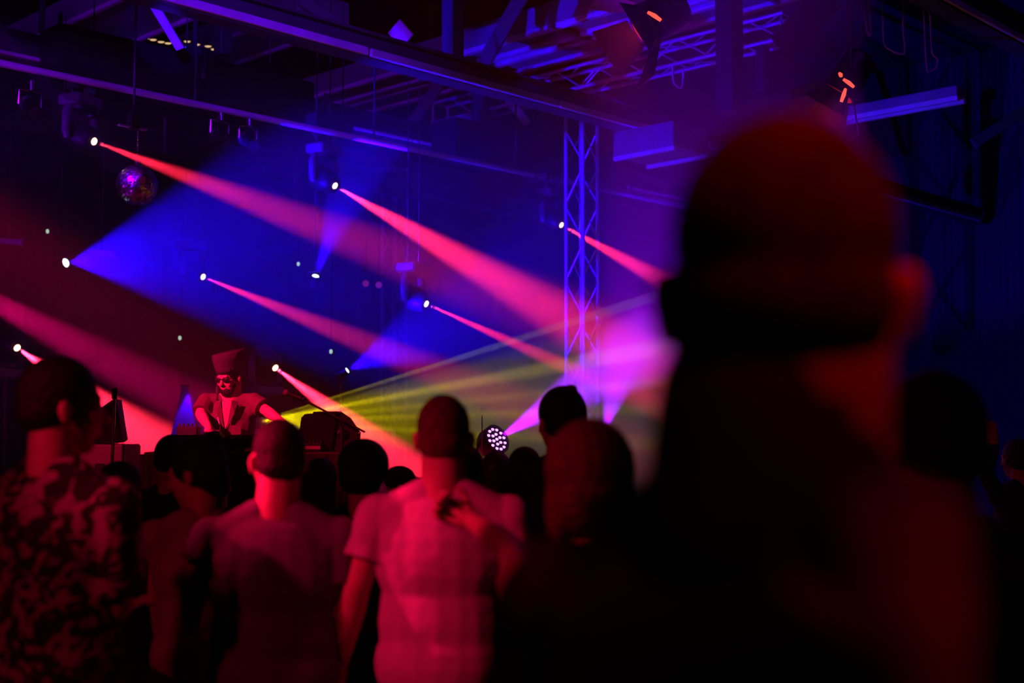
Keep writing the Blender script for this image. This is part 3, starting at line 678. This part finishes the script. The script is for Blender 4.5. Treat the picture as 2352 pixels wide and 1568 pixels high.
# lit fabric cone
ca = W(425, 886, 9.6); cb = ca.copy(); 
t = thing('fabric_cone_lamp', 'tall tapered white fabric cone lit blue from inside, left of the performer', 'lamp', (ca.x, 9.6, SZ))
fm = bpy.data.materials.new('stretch_fabric'); fm.use_nodes = True; nt = fm.node_tree; bs = nt.nodes['Principled BSDF']
bs.inputs['Base Color'].default_value = (.7, .7, .75, 1); bs.inputs['Roughness'].default_value = .8; tr = nt.nodes.new('ShaderNodeBsdfTranslucent'); tr.inputs[0].default_value = (.7, .7, .75, 1)
mx = nt.nodes.new('ShaderNodeMixShader'); mx.inputs[0].default_value = .6; nt.links.new(bs.outputs[0], mx.inputs[1]); nt.links.new(tr.outputs[0], mx.inputs[2]); nt.links.new(mx.outputs[0], nt.nodes['Material Output'].inputs['Surface'])
H0 = ca.z - SZ
vs = []; fs = []
for k in range(13):
    q = k/12; r = .022*(1-q) + (.022 + .235*H0/1.0)*q*.92
    for i in range(4): a = math.pi/4 + math.pi/2*i + .25; vs.append(V((ca.x, 9.6, ca.z - H0*q)) + V((math.cos(a), math.sin(a), 0))*r*1.3)
for k in range(12): fs += [(4*k+i, 4*k+(i+1) % 4, 4*k+4+(i+1) % 4, 4*k+4+i) for i in range(4)]
MB().add(vs, fs).build('fabric_cover', fm, t)
MB().box((ca.x, 9.6, ca.z+.004), (.06, .06, .012), bev=.003).build('top_plate', M_RAIL, t)
MB().cyl((ca.x, 9.6, SZ), (ca.x, 9.6, ca.z-.05), .012, n=8).build('centre_pole', M_DARKST, t)
spot('cone_light', (ca.x+.03, 9.6, ca.z-.03), (ca.x+.03, 9.6, 0), 70, (.05, .0, 1), 62, .5, .01)
c = W(1110, 1096, 8.3)
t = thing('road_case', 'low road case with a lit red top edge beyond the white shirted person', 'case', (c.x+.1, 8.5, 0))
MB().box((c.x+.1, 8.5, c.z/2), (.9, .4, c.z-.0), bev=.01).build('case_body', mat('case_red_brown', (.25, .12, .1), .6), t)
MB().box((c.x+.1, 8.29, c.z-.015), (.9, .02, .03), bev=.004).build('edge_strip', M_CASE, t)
c2 = W(1107, 1080, 8.45); t = thing('lamp_body_box', 'small orange lit box on the low road case', 'box', (c2.x, 8.45, c.z))
MB().box((c2.x, 8.45, c.z+.035), (.055, .05, .068), bev=.006).build('box_body', M_CASE, t); MB().cyl((c2.x, 8.45, c.z+.068), (c2.x, 8.45, c.z+.4), .004, n=6).build('thin_rod', M_CASE, t)
# ------------------------------------------------------------------ people
def remesh(mb, name, voxel, smooth=6, disp=0, seed=0, mirror=None):
    me = bpy.data.meshes.new('tmp'); me.from_pydata(mb.v, [], mb.f); me.update()
    o = bpy.data.objects.new('tmp', me); COL.objects.link(o)
    r = o.modifiers.new('r', 'REMESH'); r.mode = 'VOXEL'; r.voxel_size = voxel
    s = o.modifiers.new('s', 'SMOOTH'); s.factor = .5; s.iterations = smooth
    dg = bpy.context.evaluated_depsgraph_get(); dg.update()
    out = bpy.data.meshes.new_from_object(o.evaluated_get(dg)); out.name = name
    bpy.data.objects.remove(o); bpy.data.meshes.remove(me)
    n = len(out.vertices); co = np.empty(n*3, np.float32); out.vertices.foreach_get('co', co); co = co.reshape(-1, 3)
    if disp and n:
        nr = np.empty(n*3, np.float32); out.vertices.foreach_get('normal', nr); nr = nr.reshape(-1, 3)
        rg = np.random.RandomState(seed); d = np.zeros(n)
        for k in range(7):
            f = rg.normal(size=3); f /= np.linalg.norm(f); fr = rg.uniform(8, 26); d += np.sin(co@f*fr + rg.uniform(0, 6) + 1.5*np.sin(co@rg.normal(size=3)*6))/ (1+k*.3)
        co = co + nr*(d*disp/3)[:, None]; out.vertices.foreach_set('co', co.astype(np.float32).ravel())
    out.polygons.foreach_set('use_smooth', np.ones(len(out.polygons), bool)); out.update()
    return out
def blob(mb, name, m, parent, voxel, smooth=6, disp=0, seed=0):
    me = remesh(mb, name, voxel, smooth, disp, seed); me.materials.append(m)
    o = bpy.data.objects.new(name, me); COL.objects.link(o); o.parent = parent; return o
SKIN = mat('skin_fair', (.62, .36, .27), .55, (.55, .30, .22), 30, bump=.05, bscale=200)
SKIN2 = mat('skin_tan', (.45, .25, .17), .55, (.40, .21, .14), 30)
HAIRD = mat('hair_dark', (.014, .010, .009), .65, (.006, .004, .004), 60, bump=.5, bscale=90)
HAIRR = mat('hair_auburn', (.12, .03, .015), .55, (.05, .012, .008), 60, bump=.6, bscale=90)
HAIRB = mat('hair_buzz', (.16, .08, .06), .8, (.07, .035, .028), 60, bump=.4, bscale=200)
EYE = mat('eye_white', (.7, .7, .7), .2)
IRIS = mat('iris_dark', (.02, .015, .01), .2)
TR = mat('dark_trousers', (.02, .02, .025), .9, bump=.3); SHOE = mat('dark_shoe', (.02, .02, .02), .5)
def hand(mb, wr, h, n, k=1.0, curl=.5, spread=1.0, thumb_side=1):
    # palm, four two-bone fingers and a thumb; h along the hand, n is the palm side
    wr = V(wr); h = V(h).normalized(); n = V(n); n = (n - h*n.dot(h)).normalized(); s = h.cross(n)*thumb_side
    pc = wr + h*.05*k
    mb.ell(pc, (.039*k, .050*k, .015*k), (s, h, n), 14, 8)
    mb.cap(wr - h*.01, wr + h*.03*k, .026*k, .030*k, 10)
    for i, L in enumerate((.072, .080, .074, .058)):
        o = (.030 - .0195*i)*k; b = wr + h*(.088 - .004*abs(i-1.3))*k + s*o
        a1 = curl*.8; d1 = (h*math.cos(a1) + n*math.sin(a1) + s*(.10 - .07*i)*spread).normalized()
        e = b + d1*L*.52*k; a2 = curl*1.9; d2 = (h*math.cos(a2) + n*math.sin(a2) + s*(.08-.05*i)*spread).normalized()
        mb.cap(b - h*.02*k, b, .0095*k, .0092*k, 8); mb.cap(b, e, .0092*k, .0085*k, 8); mb.cap(e, e + d2*L*.48*k, .0083*k, .0068*k, 8)
    tb = wr + h*.022*k + s*.028*k; d = (h*.62 + s*.72 + n*.35).normalized(); e = tb + d*.042*k
    d2 = (h*.85 + s*.25 + n*.45).normalized()
    mb.cap(wr + h*.01*k + s*.012*k, tb, .016*k, .0135*k, 8); mb.cap(tb, e, .0125*k, .0105*k, 8); mb.cap(e, e + d2*.032*k, .0102*k, .0078*k, 8)
GP = 'people in the standing crowd'
def person(px, pytop, Y, label, heading=0, yaw=0, tilt=0, lean=(0, 0), wd=1.0, skin=None, hair=None, style='short', shirt=None, sleeve='short', arms=None,
           voxel=.009, base=0, H=None, trousers=None, female=False, slope=0, face=False, headw=1.0, group=GP, neck=1.0):
    skin = skin or SKIN; hair = hair or HAIRD
    top = W(px, pytop, Y); H = H or top.z - base; k = H/1.75
    rz = math.radians(heading); Rz = Matrix.Rotation(rz, 4, 'Z'); off = Rz @ V((lean[0], lean[1], 0))
    root = thing('person', label, 'person', (top.x-off.x, Y-off.y, base), group); root.rotation_euler = (0, 0, rz)
    inv = (Matrix.Translation(root.location) @ Rz).inverted()
    L3 = lambda p: (inv @ V(p).to_4d()).to_3d()
    def P(x, y, z):                     # body frame, leaning gradually from the hips up
        q = max(0, (z-.9)/.85); return V((x*k*wd + lean[0]*q, y*k + lean[1]*q, z*k))
    sh = .175
    S = {'L': P(-sh, 0, 1.405-slope), 'R': P(sh, 0, 1.405-slope)}
    E, Wr, HD, PN = {}, {}, {}, {}
    for sd, sg in (('L', -1), ('R', 1)):
        a = (arms or {}).get(sd)
        if a is None:
            E[sd] = P(sg*(sh+.045), -.02, 1.12); Wr[sd] = P(sg*(sh+.05), .05, .87); HD[sd] = V((0, .15, -1)); PN[sd] = V((-sg, 0, 0)); 
        else:
            E[sd], Wr[sd] = L3(a[0]), L3(a[1]); R3 = Rz.to_3x3().inverted(); HD[sd] = R3 @ V(a[2]); PN[sd] = R3 @ V(a[3])
    # head frame
    hc = P(0, .01, 1.75-.122); hc = V((hc.x, hc.y, H - .122*k*1.0)); 
    Rh = Matrix.Rotation(math.radians(yaw), 3, 'Z') @ Matrix.Rotation(math.radians(-tilt), 3, 'X')
    hx, hy, hz_ = Rh @ V((1, 0, 0)), Rh @ V((0, 1, 0)), Rh @ V((0, 0, 1)); ha = (hx, hy, hz_)
    def Hd(x, y, z): return hc + (hx*x*headw + hy*y + hz_*z)*k
    def HE(mb, c, r, nu=20, nv=14): mb.ell(Hd(*c), (r[0]*k*headw, r[1]*k, r[2]*k), ha, nu, nv)
    def head(mb):
        HE(mb, (0, -.008, .03), (.075, .097, .091)); HE(mb, (0, .034, -.03), (.060, .060, .084)); HE(mb, (0, .055, -.096), (.027, .027, .023)); HE(mb, (0, .018, -.066), (.054, .056, .042))
        mb.cap(Hd(0, .090, .008), Hd(0, .112, -.030), .009*k, .014*k, 10); mb.cap(Hd(-.034, .084, .024), Hd(.034, .084, .024), .011*k)
        for s_ in (-1, 1):
            HE(mb, (.082*s_, -.006, -.012), (.010, .019, .031), 12, 8); HE(mb, (.088*s_, -.012, 0), (.007, .014, .020), 10, 6)
            HE(mb, (.042*s_, .068, -.028), (.020, .018, .022), 10, 8); HE(mb, (.031*s_, .078, .004), (.017, .012, .009), 10, 8)
        HE(mb, (0, .091, -.057), (.023, .011, .006), 10, 6); HE(mb, (0, .089, -.068), (.019, .011, .007), 10, 6)
    nk = .063*neck*(.84 if female else 1)
    b = MB(); head(b)
    nb = P(0, -.02, 1.44)
    b.cap(Hd(0, -.02, -.05), nb, nk*k, nk*1.08*k); 
    for s_ in (-1, 1): b.cap(nb + UP*.035*k, P(.12*s_, -.01, 1.425-slope), .050*k, .042*k)
    b.ell(P(0, 0, 1.27), (.155*k*wd, .105*k, .20*k)); b.cap(P(-.13, 0, 1.39), P(.13, 0, 1.39), .058*k)
    b.ell(P(0, 0, 1.06), (.135*k*wd, .10*k, .18*k)); b.ell(P(0, 0, .93), (.16*k*wd, .115*k, .13*k))
    for s_ in (-1, 1):
        b.cap(P(.085*s_, 0, .90), P(.095*s_, .01, .50), .082*k, .055*k); b.cap(P(.095*s_, .01, .50), P(.10*s_, -.02, .09), .055*k, .036*k)
        b.cap(P(.10*s_, -.03, .05), P(.115*s_, .13, .035), .036*k, .027*k)
    th = .9 if female else 1
    for sd in 'LR':
        b.ell(S[sd], (.058*k, .058*k, .062*k)); b.cap(S[sd], E[sd], .050*k*th, .040*k*th)
        mid = E[sd].lerp(Wr[sd], .3); b.cap(E[sd], mid, .039*k*th, .041*k*th); b.cap(mid, Wr[sd], .041*k*th, .026*k*th)
        sgn = 1 if sd == 'L' else -1
        hh = HD[sd].normalized(); 
        hand(b, Wr[sd], hh, PN[sd], k*.98, curl=(arms or {}).get('curl'+sd, .45), thumb_side=(arms or {}).get('thumb'+sd, 1))
    blob(b, 'body', skin, root, voxel, 5)
    if face:
        for s_ in (-1, 1):
            e = MB().ell(Hd(.031*s_, .083, .002), (.0125*k,)*3, ha, 14, 10).build('eye', EYE, root, smooth=True) if False else None
            q = MB().ell(Hd(.031*s_, .0815, .002), (.0125*k,)*3, ha, 14, 10); o = bpy.data.objects.new('eye', q.mesh('eye')); COL.objects.link(o); o.parent = root; o.data.materials.append(EYE)
            q = MB().ell(Hd(.031*s_, .0925, .001), (.006*k, .003*k, .006*k), ha, 12, 8); o2 = bpy.data.objects.new('iris', q.mesh('iris')); COL.objects.link(o2); o2.parent = o; o2.data.materials.append(IRIS)
    # hair
    g = MB()
    def cap_hair(th_, low=.0, front=.055):
        HE(g, (0, -.016, .036), (.075+th_, .092+th_, .089+th_)); 
        HE(g, (0, -.045, low-.01), (.070+th_*.8, .062+th_, .060))
    if style in ('short', 'quiff'):
        cap_hair(.012); 
        for s_ in (-1, 1): HE(g, (.066*s_, -.004, .035), (.018, .045, .035), 12, 8)
        if style == 'quiff': HE(g, (0, .055, .105), (.045, .045, .028), 12, 8); HE(g, (.01, .08, .10), (.03, .02, .02), 12, 8)
    elif style == 'buzz': cap_hair(.0035)
    elif style == 'bun':
        cap_hair(.014); HE(g, (0, -.055, -.03), (.062, .05, .06)); HE(g, (0, -.075, .115), (.038, .036, .036), 14, 10); HE(g, (0, -.06, .085), (.03, .03, .03), 10, 8)
    elif style == 'topknot': cap_hair(.012); HE(g, (.025, -.03, .125), (.026, .028, .016), 14, 10)
    elif style == 'bob':
        cap_hair(.024); HE(g, (0, -.035, -.04), (.094, .075, .085)); 
        for s_ in (-1, 1): HE(g, (.075*s_, -.005, -.045), (.024, .05, .085), 12, 8)
    elif style == 'afro': HE(g, (0, -.01, .045), (.112, .118, .112)); HE(g, (0, -.045, -.01), (.10, .08, .085))
    elif style == 'long':
        cap_hair(.018); HE(g, (0, -.05, -.10), (.085, .055, .14)); HE(g, (0, -.06, -.2), (.075, .04, .12))
        for s_ in (-1, 1): HE(g, (.073*s_, -.01, -.08), (.022, .045, .12), 12, 8)
    elif style == 'cap': 
        HE(g, (0, -.01, .045), (.090, .106, .086)); g.ell(Hd(0, .12, .045), (.062*k, .06*k, .010*k), ha, 14, 6); hair = mat('cap_cloth', (.02, .02, .03), .9)
    if style: blob(g, 'hair' if style != 'cap' else 'cap', hair, root, voxel*.85, 3, disp={'short': .004, 'buzz': .0, 'afro': .007, 'cap': 0}.get(style, .006)*k, seed=int(px))
    # clothes
    c = MB(); e = .024
    for s_ in (-1, 1): c.cap(P(.045*s_, -.02, 1.462), P(.14*s_, -.01, 1.415-slope), .054*k, .058*k)
    c.ell(P(0, -.008, 1.29), ((.165+e)*k*wd, (.112+e)*k, .20*k)); c.cap(P(-.13, -.005, 1.375), P(.13, -.005, 1.375), .074*k)
    c.ell(P(0, 0, 1.10), ((.150+e)*k*wd, (.106+e)*k, .27*k)); c.ell(P(0, 0, .98), ((.160+e)*k*wd, (.118+e)*k, .16*k)); 
    for sd in 'LR':
        fr = {'short': .62, 'long': 1.0, 'none': .0, 'elbow': .85}[sleeve]
        if fr:
            se = S[sd].lerp(E[sd], min(fr, 1)); c.ell(S[sd], (.068*k, .068*k, .070*k)); (c.cap if sleeve == 'long' else c.cyl)(S[sd], se, .066*k*th, (.076 if sleeve != 'long' else .056)*k*th)
            if sleeve == 'long': c.cap(E[sd], E[sd].lerp(Wr[sd], .92), .054*k, .038*k)
        else: c.ell(S[sd].lerp(V((0, 0, S[sd].z)), .3), (.05*k, .06*k, .07*k))
    blob(c, 'shirt', shirt or mat('dark_shirt', (.03, .03, .035), .9, bump=.3), root, voxel, 6, disp=.002, seed=int(px)+3)
    # flat neckband
    c = MB(); c.ell(P(0, 0, .94), (.172*k*wd, .126*k, .10*k))
    for s_ in (-1, 1): c.cap(P(.088*s_, 0, .90), P(.098*s_, .01, .50), .094*k, .074*k); c.cap(P(.098*s_, .01, .50), P(.102*s_, -.015, .10), .073*k, .062*k)
    blob(c, 'trousers', trousers or TR, root, .014, 4, disp=.006, seed=int(px)+9)
    for s_ in (-1, 1):
        c = MB(); c.cap(P(.10*s_, -.045, .045), P(.117*s_, .15, .038), .044*k, .036*k); c.box(P(.108*s_, .05, .013), (.085*k, .26*k, .026*k), bev=.01)
        blob(c, 'shoe', SHOE, root, .012, 3)
    root['_o'] = (0, 0, 0)
    return root, Hd, P, S, E, Wr, ha, k, L3
def local_part(root, mb, name, m, smooth='auto', parent=None):
    o = bpy.data.objects.new(name, mb.mesh(name)); COL.objects.link(o); o.parent = parent or root; o.data.materials.append(m)
    if smooth:
        for p in o.data.polygons: p.use_smooth = True
    return o
TEE_W = mat('white_tee', (.62, .60, .62), .9, bump=.25, bscale=14)
TEE_G = mat('grey_tee', (.17, .14, .19), .9, (.15, .125, .17), 6, bump=.25, bscale=14)
FLORAL = mat('floral_shirt', (.36, .28, .27), .9, (.02, .015, .02), 17, kind='voronoi')
BLKT = mat('black_top', (.014, .013, .016), .9, bump=.3, bscale=20)
NAVY = mat('navy_top', (.03, .035, .09), .9, bump=.3, bscale=20)
PINKT = mat('pale_top', (.4, .3, .32), .9, bump=.2, bscale=20)
down = V((0, 0, -1))
# performer
yd = 8.98; Hdj = W(525, 829, yd).z - SZ
rE, rW = W(461, 950, yd-.06), W(478, 992, yd-.34); rW.z = TZ + .16
lE, lW = W(608, 940, yd-.04), W(652, 972, yd-.30)
TAN = mat('khaki_shirt', (.13, .08, .06), .85, (.11, .07, .05), 8, bump=.25, bscale=20)
R = person(528, 829, yd, 'person performing behind the gear table in a tall flat topped hat and brown shirt', heading=180, yaw=-24, tilt=14, wd=1.0, style='short', shirt=TAN,
  sleeve='elbow', arms={'R': (rE, rW, (.25, -.5, -.55), (0, 0, -1)), 'L': (lE, lW, (.2, -.7, -.5), (0, 0, -1)), 'curlR': .35, 'curlL': .35}, voxel=.0055, base=SZ, face=True, group=None, skin=SKIN, neck=1.1, lean=(0, .06), slope=-.045)
root, Hd, P, S, E, Wr, ha, k, L3 = R
q = MB(); ring = []; n = 28
for (z, rx, ry, dy) in ((.045, .090, .108, 0), (.075, .094, .112, 0), (.13, .110, .126, -.01), (.178, .120, .132, -.018), (.188, .112, .124, -.018), (.190, .02, .02, -.018)):
    ring.append([Hd(rx*math.cos(2*math.pi*i/n), dy + ry*math.sin(2*math.pi*i/n)-.01, z - .10*(rx*math.cos(2*math.pi*i/n))*(z > .1)) for i in range(n)])
q.add([p for r in ring for p in r], [(a*n+i, a*n+(i+1) % n, (a+1)*n+(i+1) % n, (a+1)*n+i) for a in range(5) for i in range(n)] + [tuple(range(n))[::-1], tuple(range(5*n, 6*n))])
local_part(root, q, 'hat', mat('felt_hat', (.05, .04, .06), .9, bump=.3, bscale=40))
q = MB(); q.ell(Hd(0, .052, -.092), (.047*k, .045*k, .042*k), ha); q.ell(Hd(0, .09, -.045), (.026*k, .012*k, .007*k), ha)
for s_ in (-1, 1): q.cap(Hd(.052*s_, .03, -.05), Hd(.035*s_, .055, -.09), .018*k, .02*k)
blob(q, 'beard', HAIRD, root, .005, 3, disp=.003)
q = MB()
for s_ in (-1, 1): q.ell(Hd(.032*s_, .099, .004), (.026*k, .007*k, .019*k), ha)
q.tube([Hd(-.078, .01, .006), Hd(-.06, .088, .008), Hd(0, .108, .010), Hd(.06, .088, .008), Hd(.078, .01, .006)], .0035*k, 6)
local_part(root, q, 'dark_glasses', M_BLACK)
q = MB(); q.lathe(Hd(.084, -.01, -.01), ha[0], [(-.004, .034), (.012, .04), (.03, .034), (.034, .02)], 20)
hp = local_part(root, q, 'headphone_cup', M_BLACK)
q = MB(); q.tube([Hd(.105, -.01, -.02), Hd(.10, .03, -.08), Hd(.07, .09, -.155)], [.010, .013, .010], 10); local_part(root, q, 'headphone_handle', M_DARKST)
q = MB(); q.tube([Hd(.07, .09, -.155), Hd(.055, .13, -.23), P(.035, .17, 1.27), P(.03, .185, 1.12), P(.035, .19, 1.0), P(.045, .2, .90)], .0045, 8); local_part(root, q, 'headphone_cable', mat('pale_cable', (.8, .7, .7), .5))
q = MB(); q.prism([P(-.040, .118, 1.455), P(.040, .118, 1.455), P(.034, .135, 1.37), P(0, .143, 1.255), P(-.034, .135, 1.37)], V((0, -.02, 0)))
local_part(root, q, 'open_neckline_skin', SKIN, smooth=False)
for s_ in (-1, 1):
    q = MB(); q.prism([P(.040*s_, .122, 1.462), P(.082*s_, .10, 1.45), P(.062*s_, .14, 1.36), P(.010*s_, .150, 1.25)], V((0, .006, 0))); local_part(root, q, 'collar', TAN, smooth=False)
    q = MB(); q.prism([P(.04*s_, .142, 1.28), P(.11*s_, .132, 1.28), P(.11*s_, .138, 1.19), P(.04*s_, .146, 1.19)], V((0, .006, 0))); local_part(root, q, 'chest_pocket', TAN, smooth=False)
# crowd
person(140, 828, 3.45, 'dark haired person in a loose floral shirt at the left edge', heading=-28, yaw=-34, wd=1.12, style='short', shirt=FLORAL, sleeve='elbow', voxel=.008,
  arms={'L': None, 'R': (W(262, 1400, 3.35), W(150, 1330, 3.75), (-.5, .8, .3), (0, .3, 1))} if False else {'R': (W(268, 1395, 3.40), W(205, 1290, 3.75), (-.4, .6, .7), (0, 1, 0)), 'L': (W(-60, 1480, 3.5), W(-20, 1650, 3.7), (0, .2, -1), (1, 0, 0))}, slope=.02, face=True, neck=.95)
person(638, 965, 3.75, 'person in a grey tee between the bun and the white tee', heading=2, yaw=24, wd=1.12, style='buzz', hair=HAIRD, shirt=TEE_G, voxel=.008, skin=SKIN,
  arms={'L': (W(448, 1330, 3.72), W(440, 1440, 4.05), (.3, .8, .2), (1, 0, 0)), 'R': (W(765, 1400, 3.75), W(745, 1570, 3.95), (0, .3, -1), (-1, 0, 0))}, slope=.015, face=True)
person(1020, 910, 3.75, 'person in a white tee seen from behind with close cropped hair in the middle', heading=-4, yaw=-3, wd=1.10, style='buzz', hair=HAIRB, shirt=TEE_W, voxel=.007, skin=SKIN,
  arms={'L': (W(818, 1350, 3.72), W(778, 1530, 3.78), (-.05, .1, -1), (1, 0, 0)), 'R': (W(1195, 1370, 3.75), W(1150, 1540, 3.95), (0, .3, -1), (-1, 0, 0))}, slope=.01)
person(455, 1014, 4.35, 'person with a small hair bun looking left behind the grey tee, pale sleeve lit red', heading=35, yaw=42, tilt=8, wd=.88, style='bun', shirt=PINKT, voxel=.008, female=True, face=True,
  arms={'L': (W(425, 1370, 4.3), W(352, 1378, 4.5), (-1, .2, -.1), (0, 0, -1)), 'R': (W(520, 1370, 4.35), W(540, 1480, 4.5), (0, .3, -1), (-1, 0, 0))})
person(276, 1066, 4.9, 'short person with smooth dark hair between the floral shirt and the bun', heading=-10, yaw=-15, wd=.92, style='long', shirt=BLKT, sleeve='none', female=True)
person(396, 1002, 6.2, 'dark haired person standing close to the table left of the bun', heading=-12, wd=.95, style='short', shirt=BLKT)
person(500, 1075, 6.7, 'short dark haired person in the gap between the bun and the lit head', heading=8, wd=.9, style='short', shirt=BLKT, voxel=.012)
person(735, 1060, 6.0, 'person with long dark hair edged violet right of the lit head', heading=-8, wd=.9, style='long', shirt=NAVY, female=True)
person(836, 1026, 5.0, 'person with big round afro hair left of the white tee', heading=-14, wd=.95, style='afro', shirt=BLKT)
person(918, 1072, 6.9, 'person in a dark cap just right of the round afro', heading=-60, yaw=-20, wd=.95, style='cap', shirt=BLKT, voxel=.012)
person(1066, 1030, 5.4, 'dark haired person half hidden behind the right shoulder of the white tee', heading=-5, wd=.9, style='long', shirt=BLKT, female=True, voxel=.012)
person(1140, 1043, 6.6, 'person with long blue lit hair below the violet round lamp', heading=-10, wd=.88, style='long', hair=mat('hair_brown', (.07, .05, .05), .5, (.03, .02, .02), 50), shirt=NAVY, female=True)
person(1205, 1030, 5.6, 'person in black with short messy hair left of the topknot', heading=5, wd=1.05, style='quiff', shirt=BLKT)
person(1290, 894, 4.9, 'tall person with a dark topknot standing in front of the near truss tower', heading=12, yaw=12, wd=1.0, style='topknot', shirt=BLKT, slope=.01, face=True)
person(1350, 990, 2.75, 'auburn bob haired person reaching a fist across the white tee', heading=10, yaw=14, wd=.90, style='bob', hair=HAIRR, shirt=BLKT, sleeve='none', female=True, voxel=.006, headw=1.0,
  arms={'L': (W(1175, 1262, 3.0), W(1085, 1196, 3.25), (-1, .15, .42), (0, -1, .2)), 'curlL': 1.15, 'R': (W(1560, 1420, 2.7), W(1540, 1560, 2.9), (0, .2, -1), (-1, 0, 0))})
NEAR = person(1776, 290, 1.0, 'tall person in a black top seen from behind, big and out of focus', heading=-38, yaw=32, wd=1.04, style='buzz', hair=HAIRB, shirt=mat('near_black_top', (.055, .05, .055), .95, bump=.2, bscale=20), sleeve='long', voxel=.006, neck=1.2, headw=1.04, slope=.03)
root_, _, P_, *_r = NEAR
q = MB(); q.cap(P_(0, -.02, 1.45), P_(0, -.015, 1.545), .10, .088)
blob(q, 'high_collar', mat('near_black_top', (.055, .05, .055)), root_, .01, 4)
person(2140, 868, 2.3, 'person with a dim brown lit forehead behind the right shoulder of the tall person', heading=10, yaw=10, wd=1.0, style='short', shirt=BLKT)
person(2335, 1012, 7.4, 'person at the right edge in a blue lit top raising one hand', heading=20, yaw=0, wd=.9, style='short', shirt=NAVY, sleeve='long', female=True,
  arms={'L': (W(2262, 1085, 7.25), W(2284, 1022, 7.2), (-.1, 0, 1), (0, 1, 0)), 'curlL': .15, 'R': None})
person(3720, 1480, .62, 'person at the bottom right corner of whom only a blurred raised fist shows', heading=12, wd=.9, style='short', shirt=BLKT, sleeve='short', female=True, voxel=.008,
  arms={'L': (W(2165, 1880, .62), W(2122, 1590, .58), (-.08, 0, 1), (0, 1, 0)), 'curlL': 1.3, 'R': None})
for o in bpy.data.objects:
    if '_o' in o.keys(): del o['_o']
